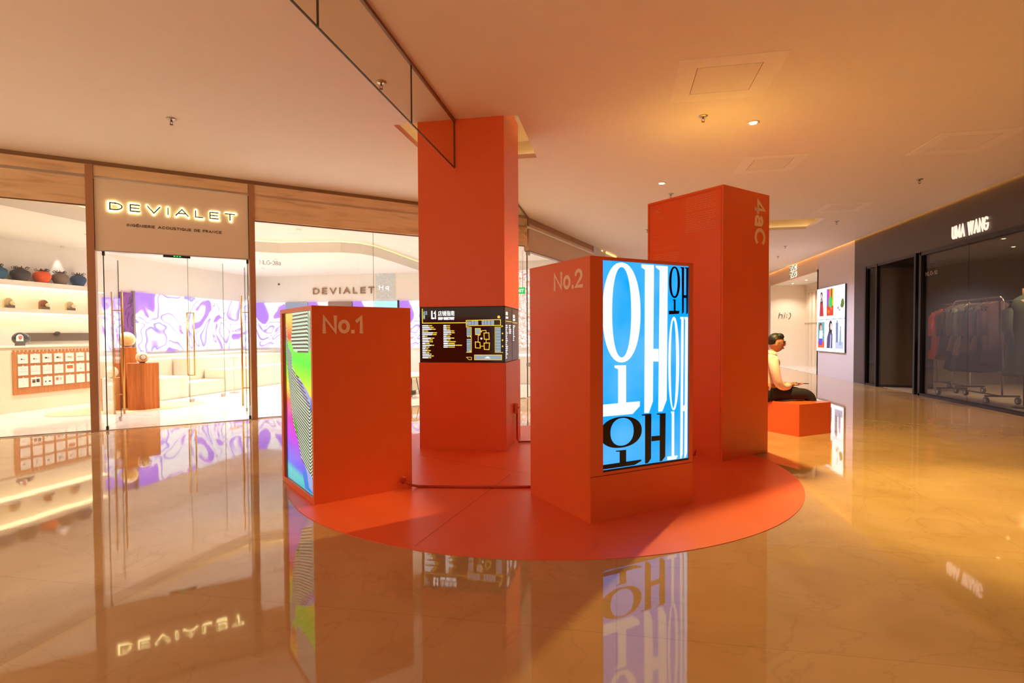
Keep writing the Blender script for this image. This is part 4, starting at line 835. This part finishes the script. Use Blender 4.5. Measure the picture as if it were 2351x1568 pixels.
# ------------------------------------------------------------------ right side wall
WX = 6.183
def wb(y0, y1, z0, z1, x0=WX, x1=WX+.2, b=None): return (b or MB()).box(x0, x1, y0, y1, z0, z1)
struct(wb(-7, 15.37, 2.96, 3.95, b=wb(15.37, 16.05, 0, 3.95, b=wb(-7, 4.0, 0, 2.96))).build('wall_dark_front', DKWALL))
struct(wb(16.05, 18.8, 0, 3.95).build('wall_screen_front', GREYW))
struct(wb(18.8, 26, 3.25, 3.95, b=wb(24.21, 26, 0, 3.25)).build('wall_far_front', mat('beige_wall_paint', (222, 198, 168), .5, vary=.02)))
struct(wb(-7, 26.2, 3.95, 3.98, 5.7, 6.4, wb(-7, 26.2, 3.76, 3.95, 5.7, 5.74)).build('trim_6', CEIL))
tag(wb(-7, 26, 3.77, 3.80, 5.95, 5.99).build('cove_light', glow('wall_wash_strip', (255, 180, 90), 8.0)), 'warm light strip hidden in the ceiling slot along the right shop fronts', 'light')
# dark shop front: frames, window, door
fr = MB()
for y0, y1 in ((15.30, 15.37), (14.70, 14.77), (12.95, 13.02), (12.74, 12.82)): fr.box(WX-.03, WX+.12, y0, y1, 0, 2.96)
fr.box(WX-.02, WX+.12, 13.0, 15.37, 2.90, 2.96).box(WX-.03, WX+.12, 4.0, 12.8, 2.88, 2.96).box(WX-.03, WX+.10, 4.0, 12.8, 0, .05).box(WX-.02, WX+.10, 14.75, 15.35, 0, .04)
struct(fr.build('trim_7', DARK))
w4 = bpy.data.objects.new('window_4', None); COL.objects.link(w4); w4['kind'] = 'structure'
MB().box(WX+.02, WX+.032, 4.0, 8.6, .05, 2.88).build('pane', GLASSD, w4); MB().box(WX+.02, WX+.032, 8.605, 11.27, .05, 2.88).build('pane', GLASSD, w4); MB().box(WX+.02, WX+.032, 11.275, 12.74, .05, 2.88).build('pane', GLASSD, w4)
letters('window_lettering', 'NLG-10', frame((WX+.018, 12.66, 0), (0, -1, 0), (0, 0, 1)), (0, .42, 2.45, 2.53), 0, .002, mat('pale_vinyl', (190, 176, 160), .6), w4, .12, .2)
MB().box(WX+.02, WX+.03, 14.77, 15.30, .04, 2.90).build('pane', glass_mat('bronze_glass', (.5, .42, .34), 1.6), w4)
MB().box(WX+.14, WX+.16, 14.72, 15.34, 0, 2.9).build('inner_panel', mat('bronze_panel', (120, 90, 64), .3), w4)
d4 = bpy.data.objects.new('door_3', None); COL.objects.link(d4); d4['kind'] = 'structure'; d4.location = (WX+.03, 14.66, 0); d4.rotation_euler = (0, 0, -.32)
MB().box(0, 1.04, -.02, .02, .02, 2.86).build('door_leaf', mat('dark_door_leaf', (66, 52, 42), .2), d4)
MB().box(-.01, .02, -.03, .03, 0, 2.9).box(0, 1.04, -.03, .03, 2.84, 2.9).box(0, 1.04, -.03, .03, 0, .06).build('door_frame', DARK, d4)
MB().box(.80, .98, -.09, -.05, .40, 2.15).box(.84, .94, -.05, -.02, .6, .64).box(.84, .94, -.05, -.02, 1.9, 1.94).build('door_handle', DARK, d4)
um = thing('shop_sign', 'lit white UMA WANG letters on the dark shop fascia', 'sign', (WX, 11.70, 3.03))
letters('letters', 'UMA WANG', frame((0, 0, 0), (0, -1, 0), (0, 0, 1)), (0, 1.02, 0, .235), .012, .035, glow('pinkish_white_letters', (255, 220, 196), .95), um, .115, .36)
# dark shop interior
struct(MB().box(10.3, 10.4, 2, 15.7, 0, 3.6).box(6.38, 10.4, 15.6, 15.7, 0, 3.6).box(6.38, 10.4, 2.0, 2.1, 0, 3.6).build('wall_dark_shop', mat('umber_wall', (112, 96, 78), .6, vary=.1)))
struct(MB().box(6.38, 10.4, 2, 15.7, 3.1, 3.2).build('ceiling_dark_shop', mat('umber_ceiling', (120, 102, 80), .6)))
downlight(7.3, 12.2, 3.10, 200, (1, .78, .52), 110, 'downlight in the dark shop above the clothes rail', .04, lit=6)
downlight(8.2, 13.4, 3.10, 200, (1, .78, .52), 110, 'downlight deep in the dark shop above the second rail', .04, lit=6)
downlight(7.0, 10.4, 3.10, 200, (1, .78, .52), 110, 'downlight in the dark shop above the dress form', .04, lit=6)
def rack(x, y0, y1, label):
    t = thing('clothes_rail', label, 'clothes rail', (x, y0, 0)); L_ = y1-y0
    MB().tube([(0, 0, .16), (0, 0, 1.84), (0, .03, 1.90), (0, .09, 1.93), (0, L_-.09, 1.93), (0, L_-.03, 1.90), (0, L_, 1.84), (0, L_, .16)], .015, 10).build('rail', STEEL, t, True)
    MB().box(-.27, .27, -.018, .018, .14, .17).box(-.27, .27, L_-.018, L_+.018, .14, .17).box(-.015, .015, 0, L_, .145, .165).build('base', DARK, t)
    for sx in (-.25, .25):
        for sy in (0, L_):
            wq = MB().lathe([(.02, -.022), (.062, -.02), (.066, 0), (.062, .02), (.02, .022)], 20, Matrix.Translation((sx, sy+.0, .072)) @ Matrix.Rotation(PI/2, 4, 'Y')).build('wheel', DARK, t, True)
            MB().lathe([(.012, -.026), (.034, -.024), (.034, .024), (.012, .026)], 16, Matrix.Translation((sx, sy, .072)) @ Matrix.Rotation(PI/2, 4, 'Y')).build('hub', STEEL, wq, True)
    return t
rack(6.78, 11.30, 12.80, 'wheeled steel clothes rail close behind the dark shop window')
rack(7.35, 13.25, 14.45, 'second wheeled clothes rail deeper inside the dark shop')
def garment(x, y, top, ln, wd, colr, label, kind='coat', seed=0, rz=0.0, grp='garments on the front clothes rail'):
    R = random.Random(seed); t = thing('hanging_garment', label, 'garment', (x, y, 0), rz, grp)
    m = mat('cloth_%d_%d_%d' % colr, colr, .85, vary=.22, vscale=18 if kind != 'print' else 7)
    secs = [(0, .05, .03), (.03, .10, .035), (.07, wd*.46, .045), (.16, wd*.5, .055), (.45, wd*.46, .06), (.7, wd*.48, .065), (1.0, wd*(.62 if kind in ('dress', 'coat') else .5), .07)]
    b = MB(); rings = []; n = 28
    for f, hw, hd in secs:
        z = top-f*ln if f > .1 else top-f*1.2
        ring = []
        for k in range(n):
            a = 2*PI*k/n; ripple = 1+.16*f*math.sin(5*a+seed)+.07*math.sin(9*a+seed*2)*f
            ring.append(b.bm.verts.new(Vector((hw*math.cos(a)*ripple, hd*math.sin(a)*ripple, z+(.02*math.sin(3*a+seed) if f == 1 else 0)))))
        rings.append(ring)
    for a_, c_ in zip(rings, rings[1:]):
        for k in range(n): b.bm.faces.new((a_[k], a_[(k+1) % n], c_[(k+1) % n], c_[k]))
    b.bm.faces.new(rings[0]); b.bm.faces.new(rings[-1])
    b.build('garment_body', m, t, True)
    if kind != 'dress' or True:
        for s in (-1, 1):
            MB().tube([(s*wd*.42, 0, top-.10), (s*wd*.53, 0, top-.20), (s*wd*.56, 0, top-.42), (s*wd*.55, -.02, top-.62)], [.04, .055, .05, .042], 10).build('sleeve', m, t, True)
    MB().tube([(0, 0, 1.945), (.02, 0, 1.965), (.03, 0, 1.94), (.0, 0, 1.91), (0, 0, top-.01)], .003, 6).tube([(-wd*.38, 0, top-.06), (0, 0, top-.0), (wd*.38, 0, top-.06)], .006, 6).build('hanger', mat('hanger_metal', (160, 140, 110), .3, metal=.6), t, True)
    return t
GL = [(11.42, 1.86, 1.12, .46, (78, 52, 46), 'dark patterned jacket nearest the front end of the rail', 'print'), (11.52, 1.86, .72, .46, (110, 60, 42), 'rust floral short jacket on the rail', 'print'), (11.63, 1.86, 1.25, .44, (60, 48, 44), 'long charcoal dress on the rail beside the rust jacket', 'dress'),
      (11.75, 1.86, .9, .46, (122, 90, 58), 'tan jacket with long body at the middle of the rail', 'coat'), (11.87, 1.86, 1.3, .44, (56, 62, 56), 'long dark green dress hanging low', 'dress'), (11.99, 1.86, .95, .46, (96, 66, 44), 'brown cropped coat on the rail', 'coat'),
      (12.11, 1.86, 1.3, .44, (70, 58, 52), 'long umber dress in the middle of the rail', 'dress'), (12.23, 1.86, 1.0, .46, (150, 140, 116), 'pale khaki coat on the rail', 'coat'), (12.35, 1.86, 1.32, .44, (96, 108, 100), 'grey-green long dress on the rail', 'dress'),
      (12.47, 1.86, .92, .46, (130, 104, 62), 'olive-gold jacket on the rail', 'coat'), (12.59, 1.86, 1.3, .42, (52, 56, 66), 'dark slate long dress on the rail', 'dress'), (12.70, 1.86, 1.05, .46, (84, 70, 50), 'olive-brown coat at the far end of the front rail', 'coat')]
for i, (y, top, ln, wd, c, l, k) in enumerate(GL): garment(6.78, y, top, ln, wd, c, l, k, i, .08*math.sin(i*2.1))
for i, (y, c, l, k) in enumerate([(13.36, (120, 86, 50), 'ochre-brown coat at the near end of the second rail', 'coat'), (13.56, (104, 74, 44), 'brown long coat on the second rail', 'coat'), (13.76, (112, 84, 52), 'tan long dress on the second rail', 'dress'), (13.98, (92, 72, 50), 'umber coat on the second rail', 'coat'), (14.28, (206, 74, 22), 'orange coat at the far end of the second rail', 'coat')]):
    garment(7.35, y, 1.84, 1.15, .44, c, l, k, 20+i, 0, 'garments on the second clothes rail')
mq = thing('dress_form', 'dress form wearing a dark green coat at the right edge of the photo', 'dress form', (6.82, 10.82, 0))
MB().tube([(0, 0, .9), (0, 0, .04)], .016, 10).lathe([(.17, .006), (.17, .02), (.02, .045)], 24).build('stand', DARK, mq, True)
MB().lathe([(.045, 2.04), (.052, 2.035), (.05, 1.93), (.075, 1.88), (.16, 1.84), (.17, 1.70), (.13, 1.42), (.16, 1.2), (.15, 1.0)], 24).build('torso', mat('linen_skin', (214, 170, 140), .6), mq, True)
b = MB(); n = 36; rings = []
for z, hx, hy in ((1.92, .075, .07), (1.87, .15, .11), (1.80, .235, .14), (1.6, .235, .16), (1.35, .20, .16), (1.1, .23, .19), (.8, .26, .22), (.55, .29, .25)):
    rings.append([b.bm.verts.new(Vector((hx*math.cos(2*PI*k/n)*(1+.05*math.sin(7*2*PI*k/n)*(1.9-z)), hy*math.sin(2*PI*k/n)*(1+.05*math.sin(7*2*PI*k/n)*(1.9-z)), z))) for k in range(n)])
for a_, c_ in zip(rings, rings[1:]):
    for k in range(n): b.bm.faces.new((a_[k], a_[(k+1) % n], c_[(k+1) % n], c_[k]))
GREENC = mat('green_coat', (62, 78, 62), .8, vary=.2, vscale=12)
b.build('coat', GREENC, mq, True)
for s in (-1, 1): MB().tube([(s*.20, 0, 1.82), (s*.28, -.02, 1.66), (s*.30, -.05, 1.35), (s*.27, -.10, 1.08)], [.06, .075, .068, .055], 12).build('sleeve', GREENC, mq, True)
MB().prism([(-.02, -.16), (-.10, -.12), (-.09, .02), (-.055, .05)], -.005, .012, Matrix.Translation((0, -.03, 1.72)) @ Matrix.Rotation(PI/2, 4, 'X')).prism([(.02, -.16), (.10, -.12), (.09, .02), (.055, .05)], -.005, .012, Matrix.Translation((0, -.03, 1.72)) @ Matrix.Rotation(PI/2, 4, 'X')).build('lapel', mat('lapel_green', (74, 92, 74), .8), mq)
tag(MB().box(6.95, 7.02, 10.2, 10.75, .35, .40).box(6.95, 7.02, 10.2, 10.25, .006, .36).box(6.95, 7.02, 10.7, 10.75, .006, .36).build('low_table', DARK), 'low black table frame on the dark shop floor by the dress form', 'table')
t = thing('glass_reflection', 'pale blue sign reflection, put in as a glowing panel behind the dark shop window', 'screen', (9.0, 14.0, 2.25))  # reflection in the shop window, painted as a glowing panel inside
MB().box(-.02, .02, -.26, .26, 0, .26).build('panel', glow('pale_blue_reflection', (190, 226, 240), .8), t); MB().tube([(0, 0, .26), (0, 0, .85)], .012).build('rod', DARK, t)

# six-screen video wall
vw = thing('video_wall', 'bright wall-mounted grid of six screens showing fashion pictures', 'video wall', (WX, 18.63, .75))
MB().box(-.05, 0, -2.11, 0, 0, 1.90).build('casing', mat('screen_casing', (60, 56, 62), .4), vw)
MV = frame((-.05, 0, 0), (0, -1, 0), (0, 0, 1)); WP = glow('white_picture', (246, 246, 255), 1.45)
def P(polys, colr, par, s=1.1, d=.003): flat('figure', polys, MV, d, d+.001, glow('px_%d_%d_%d' % colr, colr, s), par)
def circ(cx_, cy_, rx, ry, n=16): return [(cx_+rx*math.cos(2*PI*k/n), cy_+ry*math.sin(2*PI*k/n)) for k in range(n)]
for r_ in range(2):
    for c_ in range(3):
        u0, v0 = c_*.704+.006, (1-r_)*.952+.006; u1, v1 = u0+.692, v0+.938; uc = (u0+u1)/2
        sc_ = flat('screen', [rect(u0, u1, v0, v1)], MV, 0, .003, WP, vw); k = r_*3+c_
        if k == 0:
            P([[(uc-.14, v0+.10), (uc+.2, v0+.10), (uc+.13, v0+.55), (uc+.06, v0+.66), (uc-.03, v0+.66), (uc-.10, v0+.5)]], (170, 40, 50), sc_); P([circ(uc+.02, v0+.74, .10, .10), [(uc-.08, v0+.5), (uc-.02, v0+.74), (uc+.09, v0+.74), (uc+.11, v0+.45), (uc+.05, v0+.5)]], (60, 36, 30), sc_, .8, .0045); P([circ(uc+.02, v0+.71, .05, .07), [(uc-.02, v0+.55), (uc+.05, v0+.55), (uc+.03, v0+.66)]], (236, 196, 176), sc_, 1, .006)
        elif k == 1:
            for q, cc in enumerate([(130, 60, 180), (216, 50, 120), (240, 140, 40), (110, 60, 40), (236, 180, 40)]): P([rect(uc-.26+q*.104, uc-.156+q*.104, v0+.1, v1-.05)], cc, sc_)
            P([rect(uc-.26, uc+.26, v0+.1, v0+.38)], (200, 60, 30), sc_, 1, .0045); P([circ(uc+.02, v0+.5, .13, .17)], (40, 190, 90), sc_, 1, .006); P([circ(uc-.1, v0+.22, .08, .05), circ(uc+.12, v0+.3, .07, .04)], (230, 110, 40), sc_, 1, .006)
        elif k == 2:
            P([circ(uc+.2, v0+.42, .11, .13), circ(uc+.12, v0+.36, .06, .06)], (90, 120, 50), sc_, .9); P([circ(uc-.1, v0+.3, .07, .04), rect(uc-.07, uc-.05, v0+.2, v0+.4), circ(uc+.0, v0+.24, .05, .03), circ(uc-.06, v0+.6, .02, .10)], (150, 140, 160), sc_, 1)
        elif k == 3:
            P([rect(uc-.26, uc+.28, v0+.1, v1-.06)], (90, 150, 160), sc_); P([rect(uc-.26, uc+.28, v0+.1, v0+.3)], (214, 84, 40), sc_, 1, .0045); P([circ(uc-.04, v0+.74, .12, .12)], (110, 50, 30), sc_, 1, .0045)
            P([circ(uc, v0+.70, .07, .09), [(uc+.1, v0+.6), (uc+.2, v0+.5), (uc+.16, v0+.45)]], (240, 180, 150), sc_, 1, .006); P([[(uc-.14, v0+.35), (uc+.12, v0+.35), (uc+.14, v0+.62), (uc-.1, v0+.62)]], (244, 236, 240), sc_, 1, .0075); P([[(uc-.16, v0+.18), (uc+.1, v0+.18), (uc+.14, v0+.38), (uc-.14, v0+.38)]], (90, 60, 200), sc_, 1, .009)
        elif k == 4:
            P([[(uc-.24, v0+.1), (uc+.2, v0+.1), (uc+.2, v0+.52), (uc+.06, v0+.62), (uc-.08, v0+.6), (uc-.22, v0+.4)]], (80, 64, 110), sc_, .9); P([circ(uc+.06, v0+.76, .13, .15), rect(uc-.06, uc+.17, v0+.55, v0+.78)], (44, 32, 40), sc_, .8, .0045); P([circ(uc+.10, v0+.73, .07, .10)], (240, 200, 190), sc_, 1, .006); P([[(uc+.02, v0+.1), (uc+.09, v0+.1), (uc+.11, v0+.5), (uc+.06, v0+.5)]], (190, 210, 236), sc_, 1, .006)
        else:
            P([rect(uc-.28, uc+.28, v0+.1, v0+.30)], (170, 178, 206), sc_); P([rect(uc-.26, uc-.08, v0+.28, v1-.1), rect(uc-.2, uc-.12, v0+.28, v1-.04)], (120, 130, 170), sc_, .9, .0045); P([[(uc+.0, v0+.2), (uc+.16, v0+.2), (uc+.14, v0+.62), (uc+.02, v0+.62)], circ(uc+.09, v0+.68, .05, .07)], (150, 170, 200), sc_, .9, .006)

# far beige shop
struct(MB().box(7.5, 7.6, 18.8, 24.2, 0, 3.4).box(6.183, 7.6, 24.1, 24.2, 0, 3.3).box(6.183, 7.6, 18.7, 18.8, 0, 3.3).build('wall_far_shop', mat('cream_wall_paint', (244, 226, 198), .5, vary=.02)))
struct(MB().box(6.2, 7.6, 18.8, 24.2, 3.24, 3.3).build('ceiling_far_shop', WALLW))
struct(MB().box(WX-.03, WX+.02, 18.8, 24.0, 3.225, 3.26).build('trim_8', mat('pale_lintel', (236, 196, 160), .4)))
b = MB()
for y in (19.6, 20.5, 21.4, 22.3, 22.9, 23.3, 23.7): b.box(7.47, 7.5, y, y+.03, .0, 2.9)
b.box(7.47, 7.5, 18.8, 24.1, 1.7, 1.73).box(7.44, 7.5, 18.8, 24.1, 2.9, 3.0); struct(b.build('trim_9', mat('panel_moulding', (226, 204, 172), .5)))
for i, (x, y) in enumerate(((6.8, 20.2), (6.8, 21.8), (6.75, 23.2))): downlight(x, y, 3.24, 70, CREAM, 130, ['nearest', 'middle', 'farthest'][i]+' of the three downlights in the far beige shop', .05, lit=8)
t = thing('wall_lettering', 'slanted grey hi:) lettering on the far beige shop wall', 'sign', (6.47, 24.09, 1.9))
letters('letters', 'hi:)', Matrix(((1, .18, 0, 0), (0, 0, -1, 0), (0, 1, 0, 0), (0, 0, 0, 1))), (0, .46, 0, .24), .005, .012, mat('grey_letters', (110, 92, 82), .5), t, .1, .30)
t = thing('shop_sign', 'small glowing two-line ZUC ZUG sign on the far beige fascia', 'sign', (WX, 21.5, 3.27))
MZ = frame((0, 0, 0), (0, -1, 0), (0, 0, 1))
for i, s in enumerate(('ZUC', 'ZUG')):
    letters('halo_letters', s, MZ, (-.02, .70, .245-.235*i, .445-.235*i), .01, .02, glow('far_letter_glow', (255, 240, 200), 2), t, .34, .4)
    letters('letters', s, MZ, (0, .68, .255-.235*i, .435-.235*i), .022, .04, mat('dark_letters', (60, 50, 44), .4), t, .17, .4)

# ------------------------------------------------------------------ seated man
def skin(name, nodes, edges, m, parent, sub=2, root=0):
    me = bpy.data.meshes.new(name); me.from_pydata([n[0] for n in nodes], edges, []); o = bpy.data.objects.new(name, me); COL.objects.link(o); o.parent = parent
    o.modifiers.new('s', 'SKIN'); s = o.modifiers.new('u', 'SUBSURF'); s.levels = sub; s.render_levels = sub
    if not me.skin_vertices: me.attributes  # the modifier needs a skin layer
    bmx = bmesh.new(); bmx.from_mesh(me); lay = bmx.verts.layers.skin.verify(); bmx.verts.ensure_lookup_table()
    for i, n in enumerate(nodes):
        sv = bmx.verts[i][lay]; r = n[1]; sv.radius = (r, r) if not isinstance(r, tuple) else r; sv.use_root = i == root
    bmx.to_mesh(me); bmx.free(); me.materials.append(m)
    dg = bpy.context.evaluated_depsgraph_get(); ev = o.evaluated_get(dg); m2 = bpy.data.meshes.new_from_object(ev); o.modifiers.clear(); o.data = m2
    for p in m2.polygons: p.use_smooth = True
    return o
# local frame: +x the way he faces, z up, origin on the floor under the hips
man = thing('person', 'man in pale pink shirt, black glasses and dark jeans sitting on the bench with phone', 'person', (1.985, 7.90, 0), .20)
SK = mat('skin', (196, 130, 98), .5, vary=.05); SHIRT = mat('pink_shirt', (240, 206, 204), .8, vary=.04); JEANS = mat('dark_jeans', (34, 30, 38), .8, vary=.15, vscale=30); HAIR = mat('black_hair', (20, 15, 14), .5, vary=.2, vscale=60)
N = []; E_ = []
def chain(pts, start=None):
    prev = start
    for p in pts:
        N.append(p); i = len(N)-1
        if prev is not None: E_.append((prev, i))
        prev = i
    return prev
hz = .50
pel = chain([((0, 0, hz), .12)]); chest = chain([((.01, 0, hz+.16), .115), ((.02, 0, hz+.32), .125), ((.02, 0, hz+.44), .10)], pel); neck = chain([((.045, 0, hz+.52), .056), ((.085, 0, hz+.585), .052)], chest)
for s in (-1, 1):
    sh_ = chain([((.01, s*.16, hz+.44), .062), ((-.02+.03, s*.215, hz+.30), .048), ((.05, s*.225, hz+.14), .042), ((.18, s*.17, hz+.10), .036), ((.285, s*.10, hz+.115), .027), ((.325, s*.085, hz+.12), .024)], chest)
    hp = chain([((.02, s*.09, hz-.0), .09), ((.25, s*.10, hz+.0), .078), ((.50, s*.11, hz-.01), .062), ((.545, s*.11, hz-.09), .058), ((.56, s*.11, hz-.28), .048), ((.56, s*.11, .09), .036), ((.60, s*.11, .055), .036), ((.69, s*.12, .045), .03)], pel)
body = skin('body', N, E_, SK, man, 2)
# head, turned a little towards the viewer
HM = Matrix.Translation((.125, 0, hz+.672)) @ Matrix.Rotation(-.28, 4, 'Z') @ Matrix.Rotation(.02, 4, 'Y')
def headf(c):
    x, y, z = c
    if z < 0: x2 = x*(1-.12*(-z))+.10*(-z)*(1 if x > 0 else .2); y2 = y*(1-.34*z*z)
    else: x2 = x; y2 = y
    if x > .55 and abs(y) < .35: x2 += .05*max(0, 1-abs(z+.55)*2.2)
    if x > .6 and abs(y) < .5 and -.05 < z < .3: x2 -= .05
    return Vector((x2, y2, z))
MB().ell((0, 0, 0), (.096, .077, .122), 40, 28, None, headf).build('head', SK, man, True).matrix_local = HM
hd = [o for o in man.children if o.name.startswith('head')][0]
MB().ell((.100, 0, -.022), (.017, .013, .020), 14, 10).ell((.092, 0, .0), (.009, .009, .03), 12, 8).build('nose', SK, hd, True)
MB().ell((.088, 0, -.066), (.012, .024, .005), 14, 8).ell((.088, 0, -.074), (.011, .020, .005), 14, 8).build('mouth', mat('lips', (150, 78, 66), .45), hd, True)
for s in (-1, 1):
    MB().ell((-.005, s*.078, -.012), (.018, .008, .030), 14, 10).build('ear', SK, hd, True)
    MB().ell((.080, s*.030, .012), (.010, .014, .007), 12, 8).build('eye', mat('eye_dark', (40, 28, 24), .2), hd, True)
    MB().tube([(.087, s*.014, .040), (.088, s*.032, .044), (.078, s*.052, .038)], [.003, .004, .002], 6).build('eyebrow', HAIR, hd, True)
def hairf(c):
    x, y, z = c; return Vector((x, y, max(z, -.55 if x < -.15 else .26+.0*x)*1.0))
b = MB(); b.ell((-.012, 0, .030), (.098, .081, .102), 36, 24, None, hairf)
for k in range(7): b.ell((.035, (k-3)*.015, .098-.002*abs(k-3)**2), (.052, .013, .034), 12, 8)
b.build('hair', HAIR, hd, True)
g = MB()
for s in (-1, 1):
    c = Vector((.108, s*.032, .008)); pts = [c+Vector((-.006*abs(math.cos(a))*1, .026*math.cos(a), .019*math.sin(a))) for a in [2*PI*k/20 for k in range(21)]]
    g.tube(pts, .0028, 6).tube([(.104, s*.058, .014), (.05, s*.079, .014), (-.005, s*.083, .004)], .002, 6)
g.tube([(.110, -.007, .012), (.110, .007, .012)], .002, 6).build('glasses', mat('black_frame', (14, 12, 12), .25), hd, True)
# shirt
S = []; SE = []
def ch2(pts, start=None):
    prev = start
    for p in pts:
        S.append(p); i = len(S)-1
        if prev is not None: SE.append((prev, i))
        prev = i
    return prev
a0 = ch2([((-.005, 0, hz+.005), .145)]); a1 = ch2([((0, 0, hz+.10), .14), ((.005, 0, hz+.2), .138), ((.01, 0, hz+.33), .14), ((.012, 0, hz+.44), .115)], a0); ch2([((.03, 0, hz+.52), .068)], a1)
for s in (-1, 1): ch2([((.005, s*.155, hz+.45), .075), ((.0, s*.225, hz+.31), .063), ((.035, s*.235, hz+.15), .058), ((.10, s*.205, hz+.095), .056), ((.19, s*.165, hz+.10), .05), ((.255, s*.125, hz+.112), .043)], a1)
skin('shirt', S, SE, SHIRT, man, 2)
MB().lathe([(.062, 0), (.072, .03), (.076, .03), (.088, -.012)], 28, Matrix.Translation((.045, 0, hz+.535)) @ Matrix.Rotation(.25, 4, 'Y'), cap=False).prism([(.0, .03), (.055, .05), (.06, .0), (.02, .005)], -.004, .004, Matrix.Translation((.09, 0, hz+.515)) @ Matrix.Rotation(.9, 4, 'Y')).prism([(.0, -.03), (.055, -.05), (.06, .0), (.02, -.005)], -.004, .004, Matrix.Translation((.09, 0, hz+.515)) @ Matrix.Rotation(.9, 4, 'Y')).build('collar', SHIRT, man, True)
T = []; TE = []
T.append(((-.01, 0, hz-.0), .105))
for s in (-1, 1):
    pr_ = 0
    for p in [((.03, s*.085, hz-.005), .094), ((.25, s*.10, hz+.0), .088), ((.48, s*.11, hz+.0), .078), ((.54, s*.11, hz-.06), .075), ((.56, s*.11, hz-.28), .062), ((.56, s*.11, .12), .05)]:
        T.append(p); TE.append((pr_, len(T)-1)); pr_ = len(T)-1
skin('jeans', T, TE, JEANS, man, 2)
for s in (-1, 1): MB().ell((.63, s*.115, .05), (.135, .047, .045), 20, 12, None, lambda c: Vector((c.x, c.y, max(c.z, -.95)))).build('shoe', mat('dark_shoe', (40, 32, 28), .5), man, True)
# hands with fingers
def hand(px, py, pz, s, lift):
    MB().ell((px+.03, py, pz), (.045, .036, .015), 18, 12).build('palm', SK, man, True)
    for k, (dy, ln) in enumerate(((-.027, .062), (-.009, .074), (.009, .07), (.026, .055))):
        skin('finger', [((px+.055, py+dy*s, pz), .0088), ((px+.055+ln*.45, py+dy*s*1.05, pz+lift*.5), .0082), ((px+.055+ln*.8, py+dy*s*1.0, pz+lift), .0075), ((px+.055+ln, py+dy*s*.9, pz+lift*1.1), .006)], [(0, 1), (1, 2), (2, 3)], SK, man, 1)
    skin('thumb', [((px+.015, py+.03*s, pz+.004), .011), ((px+.04, py+.05*s, pz+.016), .0095), ((px+.07, py+.052*s, pz+.024), .008)], [(0, 1), (1, 2)], SK, man, 1)
hand(.325, -.08, hz+.118, 1, .016); hand(.325, .08, hz+.115, -1, .004)
ph = thing('phone', 'thin black phone held in the seated man\'s hand', 'phone', (2.375, 7.905, .628), .20)
MB().box(-.02, .13, -.036, .036, .0, .008).build('phone_body', mat('phone_black', (12, 12, 14), .2), ph, bevel=.002)
